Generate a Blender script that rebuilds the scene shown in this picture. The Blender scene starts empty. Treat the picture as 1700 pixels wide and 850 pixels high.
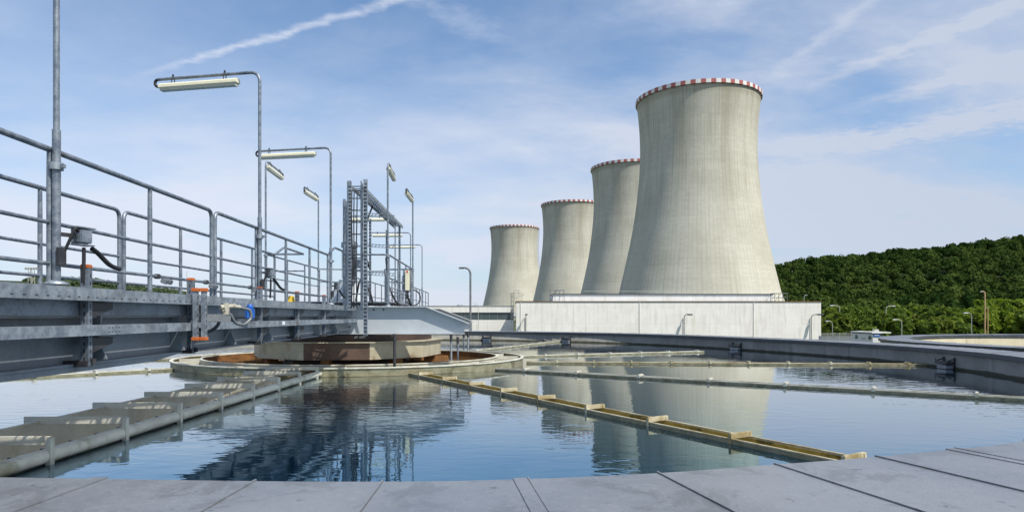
import bpy, bmesh, math, random
import numpy as np
from mathutils import Vector, Matrix

S = bpy.context.scene
COL = S.collection
R = math.radians
random.seed(7)
RNG = np.random.default_rng(11)

# ------------------------------------------------------------------ camera, sky, sun, exposure
CAMZ = 1.43
cd = bpy.data.cameras.new('camera')
cam = bpy.data.objects.new('camera', cd); COL.objects.link(cam)
cam.location = (0, 0, CAMZ); cam.rotation_euler = (R(90), 0, 0)
cd.sensor_width = 36; cd.lens = 1100 / 1700 * 36
cd.shift_y = (524 - 425) / 1700
cd.clip_start = 0.05; cd.clip_end = 20000
S.camera = cam

SUN_AZ, SUN_EL = 129.0, 55.0          # clockwise from +Y: behind the camera, to the right
sv = Vector((math.sin(R(SUN_AZ)) * math.cos(R(SUN_EL)), math.cos(R(SUN_AZ)) * math.cos(R(SUN_EL)), math.sin(R(SUN_EL))))
sd = bpy.data.lights.new('sun', 'SUN'); sd.energy = 4.6; sd.angle = R(0.5); sd.color = (1, .95, .86)
sun = bpy.data.objects.new('sun', sd); COL.objects.link(sun)
sun.rotation_euler = sv.to_track_quat('Z', 'Y').to_euler(); sun.location = (30, -20, 60)

W = bpy.data.worlds.new('World'); S.world = W; W.use_nodes = True


class NT:
    """small helper to write node trees compactly"""
    def __init__(s, tree):
        s.t = tree; s.n = tree.nodes; s.l = tree.links

    def new(s, typ, **kw):
        n = s.n.new(typ)
        for k, v in kw.items():
            setattr(n, k, v)
        return n

    def put(s, sock, v):
        if v is None:
            return
        if isinstance(v, bpy.types.NodeSocket):
            s.l.new(v, sock)
        elif isinstance(v, (tuple, list)) and len(v) == 3 and sock.type == 'RGBA':
            sock.default_value = (*v, 1)
        else:
            sock.default_value = v

    def math(s, op, a, b=None, c=None, clamp=False):
        n = s.new('ShaderNodeMath', operation=op, use_clamp=clamp)
        s.put(n.inputs[0], a); s.put(n.inputs[1], b); s.put(n.inputs[2], c)
        return n.outputs[0]

    def vmath(s, op, a, b=None, out=0):
        n = s.new('ShaderNodeVectorMath', operation=op)
        s.put(n.inputs[0], a); s.put(n.inputs[1], b)
        return n.outputs[out]

    def mix(s, f, a, b, blend='MIX'):
        n = s.new('ShaderNodeMix', data_type='RGBA', blend_type=blend)
        s.put(n.inputs[0], f); s.put(n.inputs[6], a); s.put(n.inputs[7], b)
        return n.outputs[2]

    def noise(s, vec, scale=5, detail=4, rough=.55, dist=0):
        n = s.new('ShaderNodeTexNoise')
        s.put(n.inputs['Vector'], vec); n.inputs['Scale'].default_value = scale
        n.inputs['Detail'].default_value = detail; n.inputs['Roughness'].default_value = rough
        n.inputs['Distortion'].default_value = dist
        return n.outputs[0]

    def ramp(s, f, a, b, lo=0., hi=1.):
        n = s.new('ShaderNodeMapRange', interpolation_type='SMOOTHSTEP')
        s.put(n.inputs[0], f)
        n.inputs[1].default_value = a; n.inputs[2].default_value = b
        n.inputs[3].default_value = lo; n.inputs[4].default_value = hi
        return n.outputs[0]

    def mapping(s, vec, scale=(1, 1, 1), rot=(0, 0, 0), loc=(0, 0, 0)):
        n = s.new('ShaderNodeMapping')
        s.put(n.inputs[0], vec); n.inputs[1].default_value = loc
        n.inputs[2].default_value = rot; n.inputs[3].default_value = scale
        return n.outputs[0]

    def sep(s, vec):
        n = s.new('ShaderNodeSeparateXYZ'); s.put(n.inputs[0], vec)
        return n.outputs

    def comb(s, x, y, z):
        n = s.new('ShaderNodeCombineXYZ'); s.put(n.inputs[0], x); s.put(n.inputs[1], y); s.put(n.inputs[2], z)
        return n.outputs[0]


def build_world():
    N = NT(W.node_tree)
    N.n.clear()
    out = N.new('ShaderNodeOutputWorld'); bg = N.new('ShaderNodeBackground')
    N.l.new(bg.outputs[0], out.inputs[0])
    sky = N.new('ShaderNodeTexSky', sky_type='NISHITA', sun_disc=False)
    sky.sun_elevation = R(SUN_EL); sky.sun_rotation = R(SUN_AZ)
    sky.air_density = 1.0; sky.dust_density = 1.2; sky.ozone_density = 2.0; sky.altitude = 200
    d = N.new('ShaderNodeTexCoord').outputs['Generated']
    x, y, z = N.sep(d)[:]
    zz = N.math('MAXIMUM', N.math('ADD', z, 0.0), 0.02)
    px = N.math('DIVIDE', x, zz); py = N.math('DIVIDE', y, zz)
    P = N.comb(px, py, 0.0)                               # the cloud layer seen as a flat ceiling
    P2 = N.comb(N.math('DIVIDE', x, N.math('ADD', zz, .22)), N.math('DIVIDE', y, N.math('ADD', zz, .22)), 0.0)
    # thin veils of cirrus
    n1 = N.noise(N.mapping(P2, (1.0, 1.3, 1), (0, 0, R(-38)), (5.6, 2.9, 0)), .85, 7, .56, .2)
    n2 = N.noise(N.mapping(P2, (1.0, 1.9, 1), (0, 0, R(-52)), (2.4, 6.3, 0)), 1.15, 7, .60, .35)
    n3 = N.noise(N.mapping(P2, (1, 1, 1), (0, 0, 0), (1, 5, 2)), 4.5, 5, .6, .3)
    veil = N.ramp(n1, .24, .74)
    streak = N.ramp(n2, .40, .86)
    cl = N.math('ADD', N.math('MULTIPLY', veil, .55), N.math('MULTIPLY', streak, N.ramp(x, -.4, .5, .22, .75)))
    cl = N.math('MULTIPLY', cl, N.ramp(n3, .15, .75, .80, 1.12))
    right = N.ramp(x, -.35, .62, .8, 1.45)
    cl = N.math('MULTIPLY', cl, right)

    def line(p1, p2, width, seed, fade0, fade1, strength):
        """a contrail: a straight band on the cloud ceiling between two points of it"""
        a = Vector(p1); b = Vector(p2); t = (b - a).normalized(); nrm = Vector((-t.y, t.x))
        wob = N.math('MULTIPLY', N.math('SUBTRACT', N.noise(N.mapping(P, (1, 1, 1), (0, 0, 0), (seed, seed, 0)), 9, 4, .6), .5), width * 2.2)
        dist = N.math('ADD', N.math('ADD', N.math('MULTIPLY', px, nrm.x), N.math('MULTIPLY', py, nrm.y)), -nrm.dot(a))
        dist = N.math('ABSOLUTE', N.math('ADD', dist, wob))
        along = N.math('ADD', N.math('ADD', N.math('MULTIPLY', px, t.x), N.math('MULTIPLY', py, t.y)), -t.dot(a))
        core = N.ramp(dist, 0, width, 1, 0)
        fade = N.ramp(along, fade0, fade1, 0, 1)
        tex = N.ramp(N.noise(N.mapping(P, (1, 1, 1), (0, 0, 0), (seed * 2, 1, 0)), 14, 4, .6), .3, .6, .55, 1)
        up = N.ramp(z, 0.0, .12)
        return N.math('MULTIPLY', N.math('MULTIPLY', N.math('MULTIPLY', core, fade), N.math('MULTIPLY', tex, strength)), up)
    cl = N.math('ADD', cl, line((-1.383, 2.67), (-.3626, 2.099), .040, 3.1, -.35, .45, .50))
    cl = N.math('ADD', cl, line((.02, 2.47), (-.286, 2.1), .11, 7.7, -.1, .3, .2))
    cl = N.math('ADD', cl, line((1.094, 2.865), (1.131, 2.183), .060, 5.2, -.1, .4, .26))
    cl = N.math('ADD', cl, line((1.283, 2.94), (1.55, 2.273), .10, 1.2, -.1, .4, .42))
    cl = N.math('ADD', cl, line((1.587, 3.29), (2.0, 2.594), .17, 2.9, -.2, .5, .42))
    cl = N.math('ADD', cl, line((1.59, 4.17), (2.545, 3.29), .40, 6.4, -.3, .7, .5))

    def puff(px_, py_, w, h, s):
        v = Vector(((px_ - 850) / 1100, 1, (524 - py_) / 1100))
        q = N.math('DIVIDE', N.math('SUBTRACT', N.math('DIVIDE', x, N.math('MAXIMUM', y, .01)), v.x), w)
        r = N.math('DIVIDE', N.math('SUBTRACT', N.math('DIVIDE', z, N.math('MAXIMUM', y, .01)), v.z), h)
        e = N.math('SQRT', N.math('ADD', N.math('MULTIPLY', q, q), N.math('MULTIPLY', r, r)))
        e = N.math('ADD', e, N.math('MULTIPLY', N.math('SUBTRACT', N.noise(d, 60, 4, .6), .5), 1.1))
        return N.math('MULTIPLY', N.math('MULTIPLY', N.ramp(e, .35, 1.1, 1, 0), s), N.ramp(y, 0, .1))
    cl = N.math('ADD', cl, puff(767, 428, .026, .0085, .55))
    cl = N.math('ADD', cl, puff(1600, 356, .032, .008, .35))
    cl = N.math('ADD', cl, N.math('MULTIPLY', N.ramp(z, .02, .42, .66, 0), N.ramp(n1, .2, .7, .7, 1)))
    cl = N.math('MINIMUM', N.math('MAXIMUM', cl, 0), .93)
    skyc = N.mix(1.0, sky.outputs[0], (.88, 1.18, 1.36), 'MULTIPLY')
    # strength below is .1, so these are ten times the seen radiance
    cloud = N.mix(N.ramp(x, -.5, .7), (6.5, 6.9, 7.9), (4.9, 5.4, 6.5))
    c = N.mix(cl, skyc, cloud)
    N.put(bg.inputs[0], c); bg.inputs[1].default_value = 0.1


build_world()
S.view_settings.view_transform = 'Standard'; S.view_settings.look = 'None'
S.view_settings.exposure = 0.25; S.view_settings.gamma = 1.0; S.view_settings.use_curve_mapping = False
S.cycles.use_denoising = True
S.cycles.max_bounces = 8; S.cycles.glossy_bounces = 4; S.cycles.diffuse_bounces = 3
S.cycles.sample_clamp_indirect = 6


# ------------------------------------------------------------------ materials
def material(name, fn):
    m = bpy.data.materials.new(name); m.use_nodes = True
    N = NT(m.node_tree); N.n.clear()
    out = N.new('ShaderNodeOutputMaterial')
    N.l.new(fn(N), out.inputs[0])
    return m


def principled(N, col, rough=.5, metal=0., spec=.5, bump=None, bs=.3, bd=.01):
    p = N.new('ShaderNodeBsdfPrincipled')
    N.put(p.inputs['Base Color'], col); N.put(p.inputs['Roughness'], rough)
    N.put(p.inputs['Metallic'], metal); N.put(p.inputs['Specular IOR Level'], spec)
    if bump is not None:
        b = N.new('ShaderNodeBump'); b.inputs['Strength'].default_value = bs; b.inputs['Distance'].default_value = bd
        N.put(b.inputs['Height'], bump); N.l.new(b.outputs[0], p.inputs['Normal'])
    return p.outputs[0]


def worn(name, c1, c2, scale=4, rough=(.4, .6), metal=0., spec=.5, dirt=None, dirt_scale=1.2, dirt_lo=.55, dirt_hi=.72, fine=40, stretch=(1, 1, 1), bd=.003):
    def f(N):
        o = N.new('ShaderNodeTexCoord').outputs['Object']
        v = N.mapping(o, stretch)
        a = N.noise(v, scale, 5, .6); b = N.noise(v, fine, 3, .6)
        c = N.mix(N.ramp(N.math('ADD', N.math('MULTIPLY', a, .65), N.math('MULTIPLY', b, .35)), .36, .64), c1, c2)
        if dirt:
            c = N.mix(N.ramp(N.noise(N.mapping(v, (1, 1, 1), (0, 0, 0), (9, 4, 2)), dirt_scale, 6, .65), dirt_lo, dirt_hi, 0, .85), c, dirt)
        return principled(N, c, N.ramp(a, .3, .7, rough[0], rough[1]), metal, spec, b, .25, bd)
    return material(name, f)


M = {}
M['galv'] = worn('galvanised_steel', (.21, .245, .29), (.39, .43, .465), 9, (.36, .6), .55, .5, dirt=(.17, .165, .16), dirt_scale=3.5, dirt_lo=.55, dirt_hi=.72, fine=30)
M['galv_dark'] = worn('weathered_galvanised_steel', (.14, .165, .20), (.25, .285, .33), 5, (.4, .6), .5, .5, dirt=(.09, .10, .12), dirt_scale=2.2)
M['paint_grey'] = worn('grey_paint', (.40, .43, .45), (.47, .50, .52), 1.6, (.45, .6), 0, .4, dirt=(.27, .28, .28), dirt_lo=.6, dirt_hi=.8)
M['girder'] = worn('girder_paint', (.17, .19, .215), (.25, .27, .295), 1.5, (.4, .55), .15, .5, dirt=(.12, .125, .13), dirt_scale=.8)
M['pipe'] = worn('steel_pipe', (.14, .17, .21), (.29, .325, .36), 11, (.36, .55), .5, .5, dirt=(.15, .13, .115), dirt_scale=4, dirt_lo=.58, dirt_hi=.74, fine=50)
M['cream'] = worn('cream_plastic', (.70, .66, .47), (.78, .74, .56), 3, (.35, .5), 0, .5)
M['lens'] = worn('clear_diffuser', (.62, .62, .52), (.72, .72, .62), 3, (.15, .25), 0, .5)
M['black'] = worn('black_rubber', (.012, .012, .014), (.03, .03, .032), 8, (.5, .7), 0, .4)
M['orange'] = worn('orange_plastic', (.48, .125, .03), (.60, .17, .045), 6, (.45, .6), 0, .4)
M['faded_orange'] = worn('faded_orange_plastic', (.30, .10, .06), (.38, .14, .08), 6, (.5, .7), 0, .4)
M['blue'] = worn('blue_plastic', (.012, .085, .36), (.022, .13, .46), 6, (.35, .5), 0, .5)
M['yellow'] = worn('yellow_plastic', (.75, .50, .03), (.85, .58, .06), 6, (.4, .5), 0, .5)
M['red'] = worn('red_paint', (.45, .04, .05), (.55, .06, .06), 6, (.4, .5), 0, .5)
M['white'] = worn('white_sticker', (.75, .76, .76), (.82, .83, .83), 6, (.4, .5), 0, .5)
M['beige'] = worn('beige_casting', (.36, .33, .26), (.46, .43, .35), 8, (.45, .6), 0, .5, dirt=(.2, .17, .12))
M['drum'] = worn('beige_steel', (.33, .30, .21), (.43, .395, .29), 2.5, (.5, .7), 0, .4, dirt=(.20, .13, .065), dirt_scale=1.8, dirt_lo=.50, dirt_hi=.72)
M['drum_dark'] = worn('brown_primer', (.085, .055, .04), (.14, .09, .065), 2.5, (.5, .7), 0, .4, dirt=(.05, .035, .03))
M['rust'] = worn('rusty_steel', (.13, .06, .022), (.24, .115, .035), 4, (.7, .9), 0, .3, dirt=(.09, .035, .015), dirt_scale=2.5, dirt_lo=.5, dirt_hi=.68)
M['dark_turntable'] = worn('brown_black_steel', (.035, .024, .02), (.075, .045, .035), 3, (.5, .7), 0, .4, dirt=(.16, .06, .02), dirt_scale=3, dirt_lo=.62, dirt_hi=.8)
M['ochre_pole'] = worn('ochre_rusty_paint', (.42, .27, .12), (.55, .38, .2), 2, (.6, .8), 0, .3, dirt=(.3, .14, .06))
M['lamp_grey'] = worn('lamp_post_grey', (.15, .16, .165), (.24, .25, .255), 4, (.45, .6), .3, .4)
M['lamp_light'] = worn('lamp_post_pale', (.40, .40, .36), (.52, .52, .47), 4, (.45, .6), .2, .4)
M['launder'] = worn('launder_plastic', (.46, .445, .37), (.58, .56, .48), 3, (.45, .65), 0, .4, dirt=(.36, .33, .2), dirt_scale=1.4, dirt_lo=.52, dirt_hi=.75)
M['launder_top'] = worn('launder_lip', (.52, .50, .41), (.66, .64, .54), 3, (.45, .65), 0, .4, dirt=(.30, .27, .16), dirt_scale=2.3, dirt_lo=.48, dirt_hi=.7)
M['ochre_lip'] = worn('ochre_stained_lip', (.44, .39, .25), (.56, .51, .37), 3, (.5, .7), 0, .4, dirt=(.26, .19, .07), dirt_scale=2.2, dirt_lo=.46, dirt_hi=.66)
M['launder_side'] = worn('algae_stained_plastic', (.17, .155, .09), (.28, .26, .17), 5, (.5, .7), 0, .4, dirt=(.06, .05, .02), dirt_scale=3, dirt_lo=.5, dirt_hi=.72)
M['moss'] = worn('mossy_plastic', (.42, .29, .05), (.56, .42, .10), 6, (.6, .8), 0, .3, dirt=(.08, .055, .015), dirt_scale=3.2, dirt_lo=.46, dirt_hi=.66)
M['sediment'] = worn('brown_sediment', (.05, .042, .014), (.11, .09, .03), 5, (.6, .9), 0, .3, dirt=(.2, .16, .06), dirt_scale=4)
M['glass'] = worn('window_glass', (.05, .075, .08), (.08, .11, .11), .6, (.08, .15), 0, .8)
M['chip'] = worn('dark_metal', (.03, .03, .033), (.06, .06, .065), 6, (.4, .6), .3, .5)


def _coping(N):
    o = N.new('ShaderNodeTexCoord').outputs['Object']
    a = N.noise(o, .9, 5, .6); b = N.noise(o, 26, 4, .7); s = N.noise(o, 7, 6, .75, .4)
    c = N.mix(N.ramp(a, .3, .7), (.125, .137, .158), (.18, .192, .213))
    c = N.mix(N.ramp(b, .46, .72, 0, .35), c, (.24, .25, .265))
    c = N.mix(N.ramp(s, .60, .68, 0, .75), c, (.05, .053, .06))
    g = N.noise(o, 70, 2, .6); c = N.mix(N.ramp(g, .62, .72, 0, .5), c, (.30, .31, .32))
    st = N.noise(N.mapping(o, (1, 1, 1), (0, 0, 0), (4, 1, 7)), 1.7, 7, .7, .6); c = N.mix(N.ramp(st, .53, .6, 0, .38), c, (.075, .078, .082))
    rough = N.math('ADD', N.ramp(a, .3, .7, .27, .42), N.ramp(b, .45, .7, 0, .14))
    return principled(N, c, rough, .0, .5, N.math('ADD', N.math('MULTIPLY', a, 3.0), b), .35, .004)


M['coping'] = material('coated_coping_sheet', _coping)
M['fascia'] = worn('coping_fold', (.05, .054, .06), (.075, .08, .088), 3, (.4, .55), .2, .5)


def _wall(N):
    t = N.new('ShaderNodeTexCoord'); o = t.outputs['Object']
    x, y, z = N.sep(o)[:]
    a = N.noise(o, .7, 6, .6); b = N.noise(N.mapping(o, (3, 3, .35)), 1.5, 6, .65)
    c = N.mix(N.ramp(a, .3, .7), (.17, .166, .148), (.26, .255, .23))
    c = N.mix(N.ramp(b, .5, .7, 0, .6), c, (.12, .115, .095))
    wz = N.math('ADD', z, N.math('MULTIPLY', N.math('SUBTRACT', N.noise(o, 2.2, 4, .6), .5), .07))
    c = N.mix(N.ramp(wz, .05, .085, .95, 0), c, (.035, .035, .018))     # algae at the water line
    return principled(N, c, .8, 0, .3, N.noise(o, 18, 5, .7), .4, .01)


M['concrete_wall'] = material('tank_concrete', _wall)


M['tank2_wall'] = worn('ochre_stained_concrete', (.34, .30, .20), (.42, .38, .27), 1.5, (.7, .85), 0, .3, dirt=(.22, .19, .12), stretch=(1, 1, .3))


def _tower(N):
    uv = N.new('ShaderNodeTexCoord').outputs['UV']
    u, v, _ = N.sep(uv)[:]
    o = N.new('ShaderNodeTexCoord').outputs['Object']

    def grid(s, n, w):
        f = N.math('FRACT', N.math('MULTIPLY', s, n))
        return N.ramp(N.math('ABSOLUTE', N.math('SUBTRACT', f, .5)), .5 - w, .5, 0, 1)
    lift = grid(v, 92, .17); rib = grid(u, 112, .15)
    lift2 = N.math('MULTIPLY', lift, N.ramp(N.noise(N.comb(N.math('MULTIPLY', u, 40), N.math('MULTIPLY', v, 60), 0), 1, 3, .6), .3, .6, .3, 1))
    rib2 = N.math('MULTIPLY', rib, N.ramp(N.noise(N.comb(N.math('MULTIPLY', u, 112), N.math('MULTIPLY', v, 4), 0), 1, 3, .6), .35, .65, .15, 1))
    # every poured panel differs a little
    cell = N.new('ShaderNodeTexWhiteNoise', noise_dimensions='2D')
    N.put(cell.inputs['Vector'], N.comb(N.math('FLOOR', N.math('MULTIPLY', u, 112)), N.math('FLOOR', N.math('MULTIPLY', v, 92)), 0))
    band = N.new('ShaderNodeTexWhiteNoise', noise_dimensions='1D')
    N.put(band.inputs['W'], N.math('FLOOR', N.math('MULTIPLY', v, 92)))
    c = N.mix(N.ramp(N.noise(o, .035, 5, .6), .3, .7), (.46, .44, .36), (.555, .535, .447))
    val = N.math('ADD', N.math('MULTIPLY', N.math('SUBTRACT', cell.outputs[0], .5), .07), N.math('MULTIPLY', N.math('SUBTRACT', band.outputs[0], .5), .05))
    c = N.mix(1.0, c, N.comb(N.math('ADD', val, 1), N.math('ADD', val, 1), N.math('ADD', val, 1)), 'MULTIPLY')
    c = N.mix(N.math('MULTIPLY', lift2, .25), c, (.21, .20, .15))
    c = N.mix(N.math('MULTIPLY', rib2, .36), c, (.20, .19, .145))
    # rain streaks running down from the rim
    st = N.noise(N.comb(N.math('MULTIPLY', u, 170), N.math('MULTIPLY', v, 2.6), 0), 1, 5, .6)
    top = N.ramp(v, .3, 1.0, .3, 1)
    c = N.mix(N.math('MULTIPLY', N.ramp(st, .52, .74), N.math('MULTIPLY', top, .62)), c, (.15, .135, .085))
    broad = N.noise(N.comb(N.math('MULTIPLY', u, 20), N.math('MULTIPLY', v, 1.4), 3), 1, 4, .55)
    c = N.mix(N.math('MULTIPLY', N.ramp(broad, .42, .7), N.math('MULTIPLY', top, .5)), c, (.25, .225, .15))
    c = N.mix(N.math('MULTIPLY', N.ramp(v, .955, .985), .45), c, (.24, .22, .15))
    return principled(N, c, .85, 0, .2)


M['tower'] = material('tower_concrete', _tower)
M['tower_red'] = worn('red_band_paint', (.34, .10, .095), (.42, .14, .13), .5, (.6, .8), 0, .3)
M['tower_white'] = worn('white_band_paint', (.66, .65, .62), (.76, .75, .72), .5, (.6, .8), 0, .3)


def _facade(N):
    o = N.new('ShaderNodeTexCoord').outputs['Object']
    x, y, z = N.sep(o)[:]
    a = N.noise(o, .22, 6, .6); b = N.noise(N.mapping(o, (1.5, 1.5, .16)), .8, 6, .6)
    c = N.mix(N.ramp(a, .3, .7), (.80, .77, .71), (.88, .855, .80))
    c = N.mix(N.ramp(b, .46, .7, 0, .55), c, (.62, .58, .50))
    cr = N.noise(N.mapping(o, (.15, .15, 1.2)), 1.2, 6, .7, 1.5)
    c = N.mix(N.ramp(N.math('ABSOLUTE', N.math('SUBTRACT', cr, .5)), 0, .012, .3, 0), c, (.40, .37, .32))
    br = N.new('ShaderNodeTexBrick'); N.put(br.inputs[0], N.comb(N.math('ADD', x, y), z, 0.0))
    br.inputs['Color1'].default_value = (0, 0, 0, 1); br.inputs['Color2'].default_value = (0, 0, 0, 1); br.inputs['Mortar'].default_value = (1, 1, 1, 1)
    br.inputs['Scale'].default_value = 1; br.inputs['Mortar Size'].default_value = .05; br.inputs['Brick Width'].default_value = 15.5; br.inputs['Row Height'].default_value = 4.3
    c = N.mix(N.math('MULTIPLY', N.sep(br.outputs[0])[0], .2), c, (.33, .31, .27))
    return principled(N, c, .85, 0, .2, N.noise(o, 5, 5, .7), .3, .02)


M['facade'] = material('white_render', _facade)


def _ground(N):
    o = N.new('ShaderNodeTexCoord').outputs['Object']
    a = N.noise(o, .02, 5, .6); b = N.noise(o, 1.5, 5, .7)
    c = N.mix(N.ramp(a, .4, .6), (.06, .085, .025), (.10, .10, .045))
    c = N.mix(N.ramp(b, .3, .7, 0, .5), c, (.04, .055, .018))
    return principled(N, c, .95, 0, .1, b, .5, .05)


M['ground'] = material('grass_ground', _ground)


def _hill(N):
    o = N.new('ShaderNodeTexCoord').outputs['Object']
    c = N.mix(N.ramp(N.noise(o, .05, 5, .6), .35, .65), (.022, .035, .012), (.035, .05, .018))
    return principled(N, c, .95, 0, .1)


M['hill'] = material('forest_floor', _hill)
M['sand'] = worn('sandy_field', (.36, .28, .17), (.42, .34, .21), .02, (.8, .95), 0, .1)


def leafy(name, c1, c2, trans=.28):
    def f(N):
        at = N.new('ShaderNodeAttribute', attribute_name='tint', attribute_type='GEOMETRY')
        info = N.new('ShaderNodeObjectInfo')
        g = N.new('ShaderNodeNewGeometry')
        k = N.math('ADD', N.math('MULTIPLY', at.outputs['Fac'], .7), N.math('MULTIPLY', g.outputs['Random Per Island'], .3))
        k = N.math('ADD', k, N.math('MULTIPLY', N.math('SUBTRACT', info.outputs['Random'], .5), .3), None, True)
        c = N.mix(k, c1, c2)
        d = N.new('ShaderNodeBsdfDiffuse'); t = N.new('ShaderNodeBsdfTranslucent')
        N.put(d.inputs[0], c); N.put(t.inputs[0], N.mix(1.0, c, (1.2, 1.25, .55), 'MULTIPLY'))
        m = N.new('ShaderNodeMixShader'); m.inputs[0].default_value = trans
        N.l.new(d.outputs[0], m.inputs[1]); N.l.new(t.outputs[0], m.inputs[2])
        return m.outputs[0]
    return material(name, f)


M['forest'] = leafy('forest_leaves', (.016, .038, .010), (.080, .116, .028), .17)
M['far_wood'] = leafy('hazy_distant_leaves', (.055, .085, .045), (.10, .13, .07), .15)  # distance haze painted into the leaf colours: paler and less saturated
M['willow'] = leafy('pale_leaves', (.115, .18, .026), (.22, .285, .05), .36)
M['bush'] = leafy('mid_green_leaves', (.07, .125, .025), (.15, .205, .045), .32)
M['dry_bush'] = leafy('olive_leaves', (.10, .145, .03), (.19, .22, .055), .3)
M['bark'] = worn('bark', (.05, .04, .03), (.09, .075, .055), 3, (.8, .95), 0, .2)


def _water(N):
    o = N.new('ShaderNodeTexCoord').outputs['Object']
    big = N.noise(N.mapping(o, (1, 1, 1), (0, 0, R(15))), .28, 3, .5)
    w1 = N.noise(N.mapping(o, (1.0, 1.9, 1), (0, 0, R(12))), 2.6, 1.2, .45, .5)
    w2 = N.noise(N.mapping(o, (1.2, 2.6, 1), (0, 0, R(-9))), 6.5, 1, .5, .4)
    calm = N.math('MULTIPLY', N.ramp(big, .36, .62, .35, 1.0), N.ramp(N.sep(o)[0], -4.5, 2.5, 1.0, .5))
    h = N.math('MULTIPLY', N.math('ADD', w1, N.math('MULTIPLY', w2, .22)), calm)
    b = N.new('ShaderNodeBump'); b.inputs['Strength'].default_value = 1.0; b.inputs['Distance'].default_value = .0058
    N.put(b.inputs['Height'], h)
    body = N.new('ShaderNodeBsdfDiffuse'); N.put(body.inputs[0], (.0006, .007, .016))
    gl = N.new('ShaderNodeBsdfGlossy'); gl.inputs['Roughness'].default_value = .008
    N.l.new(b.outputs[0], gl.inputs['Normal'])
    lw = N.new('ShaderNodeLayerWeight'); lw.inputs[0].default_value = .5
    N.l.new(b.outputs[0], lw.inputs['Normal'])
    f = N.math('ADD', N.math('MULTIPLY', N.math('POWER', lw.outputs['Facing'], 2.7), .95), .05)
    N.put(gl.inputs[0], N.mix(N.ramp(lw.outputs['Facing'], .72, .92), (.42, .76, 1.0), (.98, 1.0, 1.0)))
    m = N.new('ShaderNodeMixShader')
    N.put(m.inputs[0], f); N.l.new(body.outputs[0], m.inputs[1]); N.l.new(gl.outputs[0], m.inputs[2])
    return m.outputs[0]


M['water'] = material('tank_water', _water)


def _rusty_water(N):
    o = N.new('ShaderNodeTexCoord').outputs['Object']
    a = N.noise(o, .8, 5, .6); b = N.noise(o, 4, 4, .6)
    c = N.mix(N.ramp(a, .35, .65), (.07, .038, .014), (.17, .095, .035))
    return principled(N, c, .06, 0, .6, b, .3, .006)


M['rusty_water'] = material('rusty_water', _rusty_water)


# ------------------------------------------------------------------ mesh helpers
def rounded(pts, rad, n=6):
    """a polyline with its corners rounded off"""
    P = [Vector(p) for p in pts]; out = [P[0]]
    for i in range(1, len(P) - 1):
        a, b, c = P[i - 1], P[i], P[i + 1]
        r = min(rad, (a - b).length * .45, (c - b).length * .45)
        p0 = b + (a - b).normalized() * r; p1 = b + (c - b).normalized() * r
        for k in range(n + 1):
            t = k / n
            out.append(p0 * (1 - t) ** 2 + b * 2 * t * (1 - t) + p1 * t * t)
    out.append(P[-1])
    return out


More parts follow.
